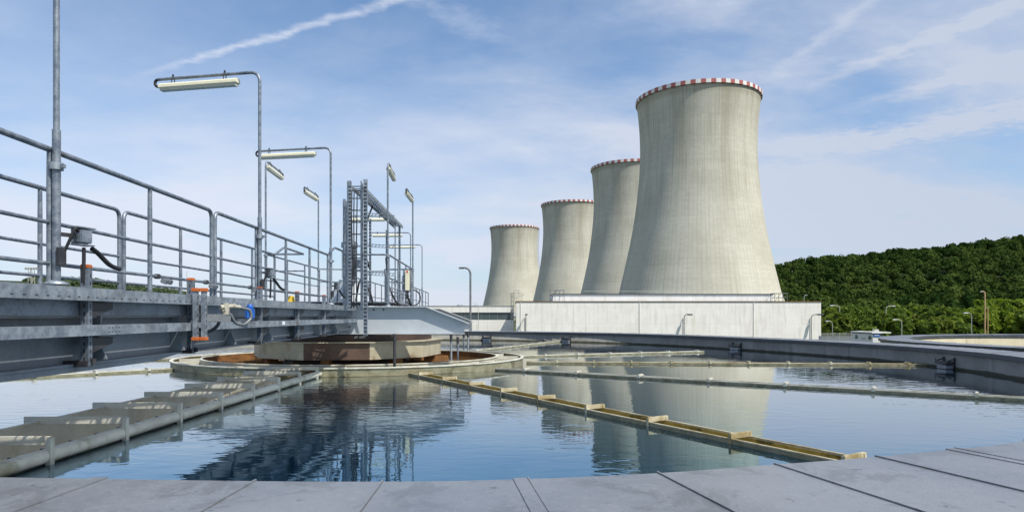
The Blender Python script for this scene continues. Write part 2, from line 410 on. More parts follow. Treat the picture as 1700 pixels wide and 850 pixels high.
class MB:
    """collects shapes, then links them as one mesh object"""
    def __init__(s):
        s.v = []; s.f = []; s.sm = []; s.mi = []; s.cur = 0

    def add(s, vs, fs, smooth=False):
        o = len(s.v); s.v += [tuple(p) for p in vs]
        for f in fs:
            s.f.append([i + o for i in f]); s.sm.append(smooth); s.mi.append(s.cur)
        return s

    def box(s, c, d, rot=None, bevel=0.0):
        x, y, z = d[0] / 2, d[1] / 2, d[2] / 2
        if bevel > 0 and min(x, y, z) > bevel * 1.5:
            bm = bmesh.new(); bmesh.ops.create_cube(bm, size=1)
            for vv in bm.verts:
                vv.co = Vector((vv.co.x * d[0], vv.co.y * d[1], vv.co.z * d[2]))
            bmesh.ops.bevel(bm, geom=bm.edges[:], offset=bevel, segments=2, affect='EDGES')
            bm.verts.index_update()
            vs = [vv.co.copy() for vv in bm.verts]; fs = [[vv.index for vv in f.verts] for f in bm.faces]
            bm.free()
        else:
            vs = [Vector((sx * x, sy * y, sz * z)) for sx in (-1, 1) for sy in (-1, 1) for sz in (-1, 1)]
            fs = [(0, 1, 3, 2), (4, 6, 7, 5), (0, 4, 5, 1), (2, 3, 7, 6), (0, 2, 6, 4), (1, 5, 7, 3)]
        if rot is not None:
            m = rot if isinstance(rot, Matrix) else Matrix.Rotation(rot, 3, 'Z')
            vs = [m @ q for q in vs]
        c = Vector(c)
        return s.add([q + c for q in vs], fs)

    def bar(s, a, b, w, h, up=(0, 0, 1)):
        """a rectangular bar from a to b"""
        a, b = Vector(a), Vector(b); t = (b - a).normalized(); u = Vector(up)
        if abs(t.dot(u)) > .98:
            u = Vector((0, 1, 0))
        r = t.cross(u).normalized(); u = r.cross(t)
        vs = [p + r * (i * w / 2) + u * (j * h / 2) for p in (a, b) for i, j in ((-1, -1), (1, -1), (1, 1), (-1, 1))]
        return s.add(vs, [(3, 2, 1, 0), (4, 5, 6, 7), (0, 1, 5, 4), (1, 2, 6, 5), (2, 3, 7, 6), (3, 0, 4, 7)])

    def tube(s, pts, r, n=10, cap=True, radii=None):
        P = [Vector(p) for p in pts]; N = len(P)
        t0 = (P[1] - P[0]).normalized(); u = Vector((0, 0, 1))
        if abs(t0.dot(u)) > .9:
            u = Vector((0, 1, 0))
        u = (u - t0 * u.dot(t0)).normalized(); vs = []
        for i, p in enumerate(P):
            t = (P[min(i + 1, N - 1)] - P[max(i - 1, 0)]).normalized()
            u = (u - t * u.dot(t)).normalized(); w = t.cross(u)
            rr = radii[i] if radii else r
            for k in range(n):
                a = 2 * math.pi * k / n
                vs.append(p + u * math.cos(a) * rr + w * math.sin(a) * rr)
        fs = [(i * n + k, i * n + (k + 1) % n, (i + 1) * n + (k + 1) % n, (i + 1) * n + k) for i in range(N - 1) for k in range(n)]
        s.add(vs, fs, True)
        if cap:
            s.add(vs[:n], [list(range(n))[::-1]]); s.add(vs[-n:], [list(range(n))])
        return s

    def lathe(s, prof, c=(0, 0, 0), n=24, smooth=True):
        c = Vector(c); vs = []
        for r, z in prof:
            for k in range(n):
                a = 2 * math.pi * k / n
                vs.append(c + Vector((r * math.cos(a), r * math.sin(a), z)))
        fs = [(i * n + k, i * n + (k + 1) % n, (i + 1) * n + (k + 1) % n, (i + 1) * n + k) for i in range(len(prof) - 1) for k in range(n)]
        s.add(vs, fs, smooth)
        if prof[0][0] > 1e-4:
            s.add(vs[:n], [list(range(n))[::-1]])
        if prof[-1][0] > 1e-4:
            s.add(vs[-n:], [list(range(n))])
        return s

    def prism(s, poly, h0, h1, axis='z'):
        def mk(p, h):
            return Vector((p[0], p[1], h)) if axis == 'z' else (Vector((p[0], h, p[1])) if axis == 'y' else Vector((h, p[0], p[1])))
        n = len(poly)
        vs = [mk(p, h0) for p in poly] + [mk(p, h1) for p in poly]
        return s.add(vs, [list(range(n))[::-1], list(range(n, 2 * n))] + [(i, (i + 1) % n, n + (i + 1) % n, n + i) for i in range(n)])

    def build(s, name, mats, parent=None):
        me = bpy.data.meshes.new(name)
        me.from_pydata(s.v, [], s.f); me.update()
        me.polygons.foreach_set('use_smooth', s.sm)
        if not isinstance(mats, (list, tuple)):
            mats = [mats]
        for m in mats:
            me.materials.append(m)
        if len(mats) > 1:
            me.polygons.foreach_set('material_index', s.mi)
        bm = bmesh.new(); bm.from_mesh(me)
        bmesh.ops.recalc_face_normals(bm, faces=bm.faces[:]); bm.to_mesh(me); bm.free()
        o = bpy.data.objects.new(name, me); COL.objects.link(o)
        if parent:
            o.parent = parent
        return o


def tag(o, label=None, cat=None, group=None, kind=None):
    if label: o['label'] = label
    if cat: o['category'] = cat
    if group: o['group'] = group
    if kind: o['kind'] = kind
    return o


def thing(name, label, cat, loc=(0, 0, 0), rz=0., group=None):
    o = bpy.data.objects.new(name, None); COL.objects.link(o)
    o.location = loc; o.rotation_euler = (0, 0, rz); o.empty_display_size = .2
    return tag(o, label, cat, group)


def copy_tree(o, parent=None):
    c = o.copy(); COL.objects.link(c)
    if parent: c.parent = parent
    for ch in [q for q in bpy.data.objects if q.parent == o]:
        copy_tree(ch, c)
    return c


def at(px, py, Y):
    """the place at depth Y that the survey of the photograph gives for a pixel of it"""
    return Vector(((px - 850) / 1100 * Y, Y, CAMZ + (524 - py) / 1100 * Y))


GZ = -5.0        # ground level round the raised tanks

# ------------------------------------------------------------------ ground and hills
mb = MB(); mb.add([(-6000, -300, GZ), (6000, -300, GZ), (6000, 9000, GZ), (-6000, 9000, GZ)], [(0, 1, 2, 3)])
tag(mb.build('ground', M['ground']), kind='structure')


def vnoise(x, y, s, seed=0):
    """smooth value noise for the terrain"""
    x = np.asarray(x, float) / s; y = np.asarray(y, float) / s
    xi = np.floor(x).astype(int); yi = np.floor(y).astype(int); fx = x - xi; fy = y - yi
    fx = fx * fx * (3 - 2 * fx); fy = fy * fy * (3 - 2 * fy)

    def h(a, b):
        q = np.sin(a * 127.1 + b * 311.7 + seed * 74.7) * 43758.5453
        return q - np.floor(q)
    return (h(xi, yi) * (1 - fx) + h(xi + 1, yi) * fx) * (1 - fy) + (h(xi, yi + 1) * (1 - fx) + h(xi + 1, yi + 1) * fx) * fy


def sstep(a, b, x):
    t = np.clip((np.asarray(x, float) - a) / (b - a), 0, 1)
    return t * t * (3 - 2 * t)


def hill_right(x, y):
    top = np.interp(x, [60, 170, 262, 330, 400, 502, 700, 1000], [0, 22, 44, 52, 62, 73, 90, 96])
    rise = sstep(300, 650, y) * .9 + .1 * sstep(300, 420, y)
    back = 1 - .25 * sstep(680, 1000, y)
    return GZ - 1 + (top + 4) * rise * back * (.93 + .14 * vnoise(x, y, 70)) + 5 * sstep(330, 450, y) * (vnoise(x, y, 45, 3) - .5)


def hill_left(x, y):
    px = 850 + 1100 * x / y
    top = np.interp(px, [-400, -50, 60, 150, 215, 300, 380, 470], [42, 68, 67, 67, 54, 41, 22, 2])
    return GZ - 1 + (top + 3) * sstep(900, 1200, y) * (.95 + .1 * vnoise(x, y, 120, 5))


def terrain(name, f, x0, x1, y0, y1, st, m):
    xs = np.arange(x0, x1 + st, st); ys = np.arange(y0, y1 + st, st)
    X, Y = np.meshgrid(xs, ys); Z = f(X, Y); nx, ny = len(xs), len(ys)
    b = MB()
    b.add(list(zip(X.ravel(), Y.ravel(), Z.ravel())), [(j * nx + i, j * nx + i + 1, (j + 1) * nx + i + 1, (j + 1) * nx + i) for j in range(ny - 1) for i in range(nx - 1)], True)
    return tag(b.build(name, m), kind='structure')


terrain('hill', hill_right, 60, 1000, 290, 1000, 14, M['hill'])
terrain('hill', hill_left, -1700, -300, 880, 1600, 30, M['hill'])


def crown_mesh(name, cs, rs, tints, tufts, tuft, m, flat=1.0, spread=.55, elong=1.0, core=True, parent=None, seed=1):
    """many leaf tufts through the volume of each crown, all in one mesh"""
    g = np.random.default_rng(seed)
    cs = np.asarray(cs, float); rs = np.asarray(rs, float); n = len(cs)
    d = g.normal(size=(n, tufts, 3)); d /= np.linalg.norm(d, axis=2, keepdims=True)
    d[..., 2] = np.where(d[..., 2] < -.45, -d[..., 2], d[..., 2])
    # lumpy outline: each crown swells in a few directions
    lob = g.normal(size=(n, 6, 3)); lob /= np.linalg.norm(lob, axis=2, keepdims=True)
    sw = (np.clip(np.einsum('ntk,nlk->ntl', d, lob), 0, 1) ** 3).max(axis=2)
    rad = (.72 + .36 * sw) * (g.random((n, tufts)) ** .22)
    p = cs[:, None, :] + d * (rad * rs[:, None])[..., None] * np.array([1, 1, flat])
    nr = d + g.normal(size=d.shape) * spread; nr /= np.linalg.norm(nr, axis=2, keepdims=True)
    up = np.broadcast_to(np.array([0, 0, 1.0]), nr.shape) + g.normal(size=nr.shape) * .5
    u = np.cross(nr, up); u /= np.linalg.norm(u, axis=2, keepdims=True); v = np.cross(nr, u)
    sz = tuft * (.6 + .8 * g.random((n, tufts, 1))) * (rs[:, None, None] / rs.mean())
    u = u * sz; v = v * sz * elong
    quad = np.stack([p - u * .9 - v * .4, p + u * .2 - v, p + u - v * .1 + nr * sz * .25, p + u * .1 + v, p - u * .7 + v * .5], axis=2).reshape(-1, 3)
    nq = n * tufts
    faces = np.arange(nq * 5).reshape(nq, 5)
    tint = np.repeat(np.repeat(np.asarray(tints, float), tufts), 5)
    V = [quad]; F = faces.tolist(); T = [tint]
    if core:
        bm = bmesh.new(); bmesh.ops.create_icosphere(bm, subdivisions=2, radius=1)
        iv = np.array([q.co[:] for q in bm.verts]); bm.verts.index_update()
        fi = [[q.index for q in f.verts] for f in bm.faces]; bm.free()
        jit = .62 + .16 * g.random((n, len(iv), 1))
        cv = cs[:, None, :] + iv[None] * jit * rs[:, None, None] * np.array([1, 1, flat])
        base = nq * 5; V.append(cv.reshape(-1, 3)); T.append(np.repeat(np.asarray(tints, float), len(iv)))
        for k in range(n):
            o = base + k * len(iv)
            F += [[q + o for q in f] for f in fi]
    V = np.concatenate(V); T = np.concatenate(T)
    me = bpy.data.meshes.new(name); me.from_pydata(V.tolist(), [], F); me.update()
    at_ = me.attributes.new('tint', 'FLOAT', 'POINT'); at_.data.foreach_set('value', T.astype(np.float32))
    me.materials.append(m)
    o = bpy.data.objects.new(name, me); COL.objects.link(o)
    if parent: o.parent = parent
    return o


# the wooded hillside behind the towers: reads as one mass
cs, rs, ts = [], [], []
for yy in np.arange(330, 735, 6.0):
    for xx in np.arange(60 + (yy % 7), 760, 6.2 + (yy - 330) * .004):
        x = xx + random.uniform(-3.2, 3.2); y = yy + random.uniform(-3.2, 3.2)
        px = 850 + 1100 * x / y
        if px < 1262 or px > 1800: continue
        r = random.choice([1.9, 2.3, 2.7, 3.1, 3.6, 4.6]) * random.uniform(.9, 1.15)
        z = float(hill_right(x, y)) + r * .5 + random.uniform(0, 4.0) + 3 * float(vnoise(x, y, 22, 4))
        cs.append((x, y, z)); rs.append(r)
        pale = .45 if random.random() < .07 else 0
        ts.append(min(1, max(0, .33 + 1.0 * (float(vnoise(x, y, 40, 9)) - .5) + .5 * (float(vnoise(x, y, 13, 2)) - .5) + random.gauss(0, .26) + pale)))
for k in range(46):
    px = 1560 if k < 4 else random.uniform(1300, 1740); y = random.uniform(395, 405) if k < 4 else random.uniform(345, 600); x = (px + random.uniform(-22, 22) - 850) / 1100 * y
    r = random.uniform(4.5, 7) if k < 4 else random.uniform(4, 6)
    cs.append((x, y, float(hill_right(x, y)) + r * 1.1)); rs.append(r); ts.append(random.uniform(.75, 1))
tag(crown_mesh('hillside_forest', cs, rs, ts, 115, .50, M['forest'], 1.05, .5, seed=4), 'dense dark green forest covering the hillside to the right of the cooling towers', 'forest', kind='stuff')
cs, rs, ts = [], [], []
for k in range(900):
    y = random.uniform(960, 1330); px = random.uniform(40, 470); x = (px - 850) / 1100 * y
    r = random.uniform(5, 8)
    if 118 < px < 168 and y < 1130: continue
    cs.append((x, y, float(hill_left(x, y)) + r * .5)); rs.append(r); ts.append(random.uniform(.1, .9))
tag(crown_mesh('far_hill_wood', cs, rs, ts, 60, 1.3, M['far_wood'], .8, .6, seed=5), 'distant wooded hill glimpsed through the bridge railing on the left', 'forest', kind='stuff')
cs, rs, ts = [], [], []
for k in range(190):
    y = random.uniform(900, 1000); px = random.uniform(690, 812); x = (px - 850) / 1100 * y
    r = random.uniform(4.5, 7.5); h = random.uniform(4, 13 + 3 * math.sin(px * .05))
    cs.append((x, y, GZ + h)); rs.append(r); ts.append(random.uniform(.0, .6))
tag(crown_mesh('distant_tree_line', cs, rs, ts, 40, 1.6, M['forest'], 1, .6, seed=6), 'low dark line of trees on the horizon left of the cooling towers', 'forest', kind='stuff')
mb = MB(); fx = (148 - 850) / 1100 * 985
pv = [(fx - 26 + 52 * i / 12, 985 + 40 * math.sin(i * .9), 0) for i in range(13)]
fv = []
for i in range(13):
    x = fx - 26 + 52 * i / 12
    for y in (990, 1060):
        fv.append((x * y / 990, y, float(hill_left(x * y / 990, y)) + 2.2))
mb.add(fv, [(2 * i, 2 * i + 2, 2 * i + 3, 2 * i + 1) for i in range(12)], True)
tag(mb.build('field', M['sand']), kind='structure')


# band of lighter trees below the hill
def tree_proto(kind, h, w, m, seed, lean):
    """trunk with limbs and a crown of several leaf clumps; origin at the foot"""
    g = random.Random(seed)
    t = thing(kind, None, 'tree')
    b = MB(); tips = []
    b.tube([(0, 0, 0), (.1, .05, h * .3), (-.05 + lean, .1, h * .62)], .2, 7, radii=[.22, .16, .08])
    for k in range(7):
        a = g.uniform(0, 6.28); z0 = h * g.uniform(.22, .5); L = w * g.uniform(.45, .8)
        tip = (math.cos(a) * L, math.sin(a) * L, z0 + h * g.uniform(.15, .3))
        b.tube([(0.05, .03, z0), (tip[0] * .5, tip[1] * .5, z0 + .6 * (tip[2] - z0)), tip], .06, 5, radii=[.09, .06, .025]); tips.append(tip)
    b.build('trunk', M['bark'], t)
    cs, rs, ts = [], [], []
    for tip in tips:
        cs.append(tip); rs.append(w * g.uniform(.34, .5)); ts.append(g.uniform(.2, .9))
    for k in range(9):
        a = g.uniform(0, 6.28); q = g.uniform(0, .55) * w; zz = h * g.uniform(.32, .9)
        cs.append((math.cos(a) * q, math.sin(a) * q, zz)); rs.append(w * g.uniform(.26, .48) * (1.1 - .5 * zz / h)); ts.append(g.uniform(.3, 1))
    for k in range(7):
        a = g.uniform(0, 6.28); q = g.uniform(.4, .8) * w
        cs.append((math.cos(a) * q, math.sin(a) * q, h * g.uniform(.1, .25))); rs.append(w * g.uniform(.3, .42)); ts.append(g.uniform(.1, .7))
    crown_mesh('crown', cs, rs, ts, 95, .42, m, 1.15, .7, 1.7, core=False, parent=t, seed=seed)
    return t


protos = {
    'willow': (['willow_tree', 9.5, 3.6, M['willow']], 'bright yellow-green willow-like tree in the band at the foot of the dark wooded hill', 'bright trees at the foot of the hill'),
    'bush': (['bushy_tree', 7.5, 3.4, M['bush']], 'mid-green bushy tree in the band at the foot of the dark wooded hill', 'mid-green trees at the foot of the hill'),
    'dry': (['olive_bush', 5.4, 2.8, M['dry_bush']], 'low olive-brown bush among the greener trees at the foot of the wooded hill', 'olive bushes at the foot of the hill'),
}
lib = {k: [tree_proto(*a[0][:3], a[0][3], 20 + 7 * i + len(k), .3 * i) for i in range(2)] for k, a in protos.items()}
spots = []
for px in range(1368, 1760, 11):
    spots.append((px + random.uniform(-4, 4), random.uniform(268, 300)))
for px in range(1372, 1760, 15):
    spots.append((px + random.uniform(-5, 5), random.uniform(235, 262)))
for px in range(1374, 1770, 9):
    spots.append((px + random.uniform(-4, 4), random.uniform(184, 200)))
first = {}
for (px, Y) in spots:
    u = (px - 1365) / 340
    k = 'willow' if px > 1590 else ('bush' if px > 1440 else random.choice(['bush', 'dry']))
    if random.random() < .25: k = random.choice(['willow', 'bush', 'dry'])
    src = random.choice(lib[k]); new = src.name in first
    o = copy_tree(src) if new else src
    first[src.name] = 1
    o['label'] = protos[k][1]; o['group'] = protos[k][2]
    top = np.interp(px, [1365, 1400, 1440, 1500, 1560, 1600, 1625, 1660, 1700, 1760], [506, 502, 510, 505, 508, 510, 501, 497, 490, 488]) + random.uniform(-7, 13)
    hh = {'willow': 9.5, 'bush': 7.5, 'dry': 5.4}[k]
    if Y < 205: top = 527 + random.uniform(-9, 9) - (8 if px > 1600 else 0)
    want = (524 - top) / 1100 * Y + CAMZ - GZ
    s = min(1.5, max(.55, want / (hh * 1.08)))
    o.location = ((px - 850) / 1100 * Y, Y, GZ); o.rotation_euler = (0, 0, random.uniform(0, 6.28)); o.scale = (max(.95, s) * random.uniform(.9, 1.15), max(.95, s), s)


# ------------------------------------------------------------------ cooling towers
PROF = [(-.004, 45.6), (.077, 42.6), (.186, 39.7), (.329, 36.2), (.473, 33.5), (.616, 31.7), (.70, 31.05), (.76, 30.85), (.86, 31.1), (.94, 31.8), (1.0, 32.5)]
TOPZ, FOOT = 122.2, 9.5


def tower_radius(t):
    a = np.array(PROF)
    # smooth interpolation
    i = int(np.clip(np.searchsorted(a[:, 0], t) - 1, 0, len(a) - 2))
    p0 = a[max(i - 1, 0), 1]; p1 = a[i, 1]; p2 = a[i + 1, 1]; p3 = a[min(i + 2, len(a) - 1), 1]
    q = (t - a[i, 0]) / (a[i + 1, 0] - a[i, 0])
    return .5 * ((2 * p1) + (-p0 + p2) * q + (2 * p0 - 5 * p1 + 4 * p2 - p3) * q * q + (-p0 + 3 * p1 - 3 * p2 + p3) * q ** 3)


def cooling_tower(px, Y, label, ladder):
    c = Vector(((px - 850) / 1100 * Y, Y, GZ))
    t = thing('cooling_tower', label, 'cooling tower', c, 0, 'row of cooling towers')
    n, m = 112, 60
    me = bpy.data.meshes.new('shell'); V, F = [], []
    for j in range(m + 1):
        q = j / m; z = FOOT + (TOPZ - FOOT) * q; r = float(tower_radius(q))
        for k in range(n):
            a = 2 * math.pi * k / n; V.append((r * math.cos(a), r * math.sin(a), z))
    for j in range(m):
        for k in range(n):
            F.append((j * n + k, j * n + (k + 1) % n, (j + 1) * n + (k + 1) % n, (j + 1) * n + k))
    # inner face near the top
    o0 = len(V)
    for z, dr in ((TOPZ, -.9), (TOPZ - 25, -1.0)):
        r = float(tower_radius((z - FOOT) / (TOPZ - FOOT))) + dr
        for k in range(n):
            a = 2 * math.pi * k / n; V.append((r * math.cos(a), r * math.sin(a), z))
    for k in range(n):
        k2 = (k + 1) % n
        F.append((m * n + k, m * n + k2, o0 + k2, o0 + k)); F.append((o0 + k, o0 + k2, o0 + n + k2, o0 + n + k))
    me.from_pydata(V, [], F); me.update()
    uv = me.uv_layers.new(name='UVMap')
    for p in me.polygons:
        p.use_smooth = True
        ks = [me.loops[l].vertex_index for l in p.loop_indices]
        aa = [(q % n) / n for q in ks]
        if max(aa) - min(aa) > .5: aa = [a + 1 if a < .5 else a for a in aa]
        for l, q, a in zip(p.loop_indices, ks, aa):
            uv.data[l].uv = (a, (V[q][2] - FOOT) / (TOPZ - FOOT))
    me.materials.append(M['tower'])
    sh = bpy.data.objects.new('shell', me); COL.objects.link(sh); sh.parent = t
    # red and white parapet band
    b = MB(); nb = 84; sub = 2
    for k in range(nb):
        b.cur = k % 2
        for q in range(sub):
            a0 = 2 * math.pi * (k + q / sub) / nb; a1 = 2 * math.pi * (k + (q + 1) / sub) / nb
            ro, ri, z0, z1 = 33.3, 31.7, TOPZ - .05, TOPZ + 1.95
            vs = [(r * math.cos(a), r * math.sin(a), z) for a in (a0, a1) for r, z in ((ri, z0), (ro, z0), (ro, z1), (ri, z1))]
            b.add(vs, [(0, 4, 5, 1), (1, 5, 6, 2), (2, 6, 7, 3), (3, 7, 4, 0)])
    b.build('parapet', [M['tower_red'], M['tower_white']], t)
    # ring of raking columns that carries the shell
    b = MB(); r1 = float(tower_radius(0)) - .4
    for k in range(44):
        a = 2 * math.pi * k / 44
        for s_ in (-1, 1):
            a2 = a + s_ * math.pi / 44
            b.tube([((r1 + 2) * math.cos(a), (r1 + 2) * math.sin(a), 0), (r1 * math.cos(a2), r1 * math.sin(a2), FOOT + .3)], .5, 6, False)
    b.build('column_ring', M['tower'], t)
    if ladder is not None:
        b = MB(); ang = ladder; d = Vector((math.cos(ang), math.sin(ang), 0)); sd_ = Vector((-d.y, d.x, 0))
        pts = []
        for j in range(31):
            q = .02 + .97 * j / 30; pts.append(d * (float(tower_radius(q)) + .8) + Vector((0, 0, FOOT + (TOPZ - FOOT) * q)))
        for s_ in (-1, 1):
            b.tube([p + sd_ * .35 * s_ for p in pts], .14, 5)
            b.tube([p + d * .9 + sd_ * .3 * s_ for p in pts], .07, 5)
        for i in range(0, 31):
            b.box(pts[i] + d * .2, (1.3, 1.3, .3), ang)
        b.build('ladder', M['lamp_grey'], t)
    return t


cooling_tower(1158, 362, 'nearest and largest cooling tower, rightmost in the row, beside the wooded hill', None)
cooling_tower(1050, 530, 'second largest cooling tower, partly hidden behind the nearest one', None)
cooling_tower(950, 704, 'third cooling tower from the front, between the small leftmost one and the second largest', None)
cooling_tower(854, 888, 'farthest cooling tower, leftmost in the row, with a thin ladder down its right side', R(-3))

# ------------------------------------------------------------------ buildings
BY = 180.
bl = at(857, 500, BY); br = at(1363, 500, BY)
t = thing('pump_hall', 'long white windowless hall in front of the cooling towers with a set-back upper storey', 'building', (bl.x, BY, GZ))
bw = br.x - bl.x; bh = bl.z - GZ
b = MB(); b.box((bw / 2, 13, bh / 2 - .1), (bw, 26, bh - .2)); b.build('wall', M['facade'], t)
b = MB()
b.box((bw / 2, -.02, bh - .06), (bw + .3, .3, .2)); b.box((bw / 2, 26.02, bh - .06), (bw + .3, .3, .2))
b.box((-.02, 13, bh - .06), (.3, 25.7, .2)); b.box((bw + .02, 13, bh - .06), (.3, 25.7, .2))
b.build('roof_flashing', M['rust'], t)
b = MB(); b.box((bw / 2, 13, bh - .15), (bw - .4, 25.6, .2)); b.build('roof', M['girder'], t)
ul = at(918, 488, 187); ur = at(1283, 488, 187)
b = MB(); b.box(((ul.x + ur.x) / 2 - bl.x, 14, (bh + ul.z - GZ) / 2), (ur.x - ul.x, 14, ul.z - GZ - bh - .16)); up_ = b.build('upper_storey', M['facade'], t)
b = MB(); b.box(((ul.x + ur.x) / 2 - bl.x, 14, ul.z - GZ - .04), (ur.x - ul.x + .5, 14.5, .2)); b.build('upper_flashing', M['fascia'], t)
for xk in (1.2, 33.5, 64.5):
    b = MB(); b.tube([(xk, -.12, 0), (xk, -.12, bh - .2)], .07, 6); b.build('downpipe', M['facade'], t)
b = MB()                                                            # thin rail on the upper roof
x0, x1 = at(970, 486, 188).x - bl.x, at(1212, 486, 188).x - bl.x; zt = at(970, 483.5, 188).z - GZ
b.tube([(x0, 8.5, zt), (x1, 8.5, zt)], .05, 6)
for k in range(12):
    x = x0 + (x1 - x0) * k / 11; b.tube([(x, 8.5, zt), (x, 8.5, ul.z - GZ)], .035, 5)
b.build('roof_railing', M['lamp_light'], t)


def caged_ladder(parent, name, x, y, z0, z1, m, hook):
    b = MB()
    for sx in (-.3, .3):
        b.tube([(x + sx, y, z0), (x + sx, y, z1)], .05, 6)
    for k in range(int((z1 - z0) / .5)):
        b.tube([(x - .3, y, z0 + .3 + .5 * k), (x + .3, y, z0 + .3 + .5 * k)], .03, 5)
    zc = z0 + 1.2
    while zc < z1:
        b.tube([(x + .55 * math.cos(a), y - .45 + .55 * math.sin(a), zc) for a in [i * math.pi / 5 for i in range(11)]], .03, 5); zc += 1.2
    for a in (2.4, 3.6, 4.71, 5.8):
        b.tube([(x + .55 * math.cos(a), y - .45 + .55 * math.sin(a), z0 + 1.2), (x + .55 * math.cos(a), y - .45 + .55 * math.sin(a), z1)], .03, 5)
    b.tube(rounded([(x + .3, y, z1 - .5), (x + .3, y, z1 + .6), (x + .3 + hook, y + .5, z1 + .9), (x + .3 + hook, y + .5, z1 - .6)], .5), .05, 6)
    return b.build(name, m, parent)


caged_ladder(t, 'ladder', -1.0, -.3, bh - 6.0, bh + 2.2, M['lamp_grey'], 1.4)
b = MB(); b.bar((-.6, -.3, bh + .6), (2.4, -.3, bh + 1.9), .07, .07); b.bar((-1.3, -.3, bh + 2.2), (1.6, -.3, bh + 2.2), .06, .06); b.bar((1.6, -.3, bh), (1.6, -.3, bh + 2.2), .06, .06)
b.build('ladder_guard', M['lamp_grey'], t)


def cage(parent, name, x0, x1, y, z0, z1, dep, m):
    b = MB()
    for yy in (y, y + dep):
        for k in range(4):
            x = x0 + (x1 - x0) * k / 3; b.tube([(x, yy, z0), (x, yy, z1)], .06, 6)
        for z in (z0 + (z1 - z0) * .5, z1):
            b.tube([(x0, yy, z), (x1, yy, z)], .06, 6)
        b.tube([(x0, yy, z0), (x0 + (x1 - x0) * .5, yy, z1)], .05, 6)
    for x in (x0, x1):
        b.tube([(x, y, z1), (x, y + dep, z1)], .06, 6)
    return b.build(name, m, parent)


cage(t, 'roof_guard_rail', at(1286, 0, 184).x - bl.x, at(1307, 0, 184).x - bl.x, 4, bh - .05, bh + 2.3, 3, M['lamp_grey'])
cage(t, 'roof_guard_rail', at(914, 0, 184).x - bl.x, at(937, 0, 184).x - bl.x, 4.5, bh - .05, bh + 3.2, 3, M['lamp_grey'])

ll = at(690, 508, 205)
t = thing('low_building', 'low white building with a long window strip, left of the big white hall', 'building', (ll.x, 205, GZ))
lw = at(853, 508, 205).x - ll.x; lh = ll.z - GZ
zw0, zw1 = at(0, 531, 205).z - GZ, at(0, 518.5, 205).z - GZ
b = MB(); b.box((lw / 2, 6, zw0 / 2), (lw, 12, zw0)); b.box((lw / 2, 6, (zw1 + lh) / 2), (lw, 12, lh - zw1)); b.box((lw / 2, 6.2, (zw0 + zw1) / 2), (lw - .2, 11.2, zw1 - zw0))
b.build('wall', M['facade'], t)
b = MB(); b.box((lw / 2, 6, lh + .06), (lw + .3, 12.3, .12)); b.build('roof', M['lamp_light'], t)
for k in range(6):
    xk = lw * (k + .5) / 6; ww = lw / 6
    b = MB(); b.box((xk, .42, (zw0 + zw1) / 2), (ww - .06, .06, zw1 - zw0 - .04)); f = b.build('window', M['glass'], t)
    b = MB()
    for sx in (-.5, 0, .5):
        b.box((xk + sx * (ww - .1), .34, (zw0 + zw1) / 2), (.12, .1, zw1 - zw0 - .02))
    b.build('mullion', M['lamp_grey'], f)

# small white cabin with a blue sign, near the second tank
sl = at(1449, 551.5, 70)
t = thing('small_cabin', 'small white flat-roofed cabin with a blue sign, beyond the tank rim on the right', 'cabin', (sl.x, 70, GZ))
sw = .80; sh = sl.z - GZ
b = MB(); b.box((sw / 2, 2.1, sh / 2 - .1), (sw, 4.2, sh - .2)); b.build('wall', M['tower_white'], t)
b = MB(); b.box((sw / 2 + .02, 2.1, sh - .03), (sw + .3, 4.5, .14)); b.box((sw + .95, 2.6, sh - .06), (1.5, 3.2, .12)); b.build('roof', M['tower_white'], t)
b = MB(); b.box((sw + .8, 2.8, sh / 2 - .2), (1.2, 2.4, sh - .4)); b.build('side_wing', M['lamp_light'], t)
for yk in (.55, 3.3):
    b = MB(); b.box((-.01, yk, sh - .62), (.05, .55, .32)); w = b.build('window', M['glass'], t)
    b = MB(); b.box((-.04, yk, sh - .38), (.03, .3, .07)); b.build('vent', M['chip'], w)
b = MB(); b.box((-.03, 1.9, sh - .68), (.04, .7, .16)); b.build('notice', M['lamp_light'], t)
b = MB(); b.box((sw / 2, -.03, sh - .30), (.70, .05, .34)); b.build('blue_sign', M['blue'], t)
b = MB(); b.box((sw / 2, -.06, sh - .30), (.5, .02, .06)); b.build('sign_band', M['white'], t)
b = MB(); b.box((1.5, 2.2, sh + .12), (.45, .45, .3)); b.build('roof_vent', M['lamp_light'], t)

t = thing('mesh_fence', 'grey panel fence between the white hall and the small cabin', 'fence', (at(1364, 0, 100).x, 100, GZ))
fw = at(1424, 0, 100).x - t.location.x; fz = at(0, 553, 100).z - GZ
b = MB()
for k in range(70):
    b.tube([(fw * k / 69, 0, .1), (fw * k / 69, 0, fz - .05)], .015, 4)
b.bar((0, 0, fz - .05), (fw, 0, fz - .05), .05, .06); b.bar((0, 0, .12), (fw, 0, .12), .05, .06); b.build('panel', M['lamp_light'], t)
for k in range(7):
    b = MB(); b.tube([(fw * k / 6, .05, 0), (fw * k / 6, .05, fz + .05)], .05, 6); b.build('post', M['lamp_light'], t)
t = thing('dark_low_wall', 'dark blue low wall behind the grey fence', 'wall', (at(1362, 0, 104).x, 104, GZ))
b = MB(); b.box((3, 0, 1.6), (6.4, .3, 3.2)); b.build('wall', M['girder'], t)
b = MB(); b.box((3, 0, 3.23), (6.5, .36, .06)); b.build('cap', M['lamp_grey'], t)


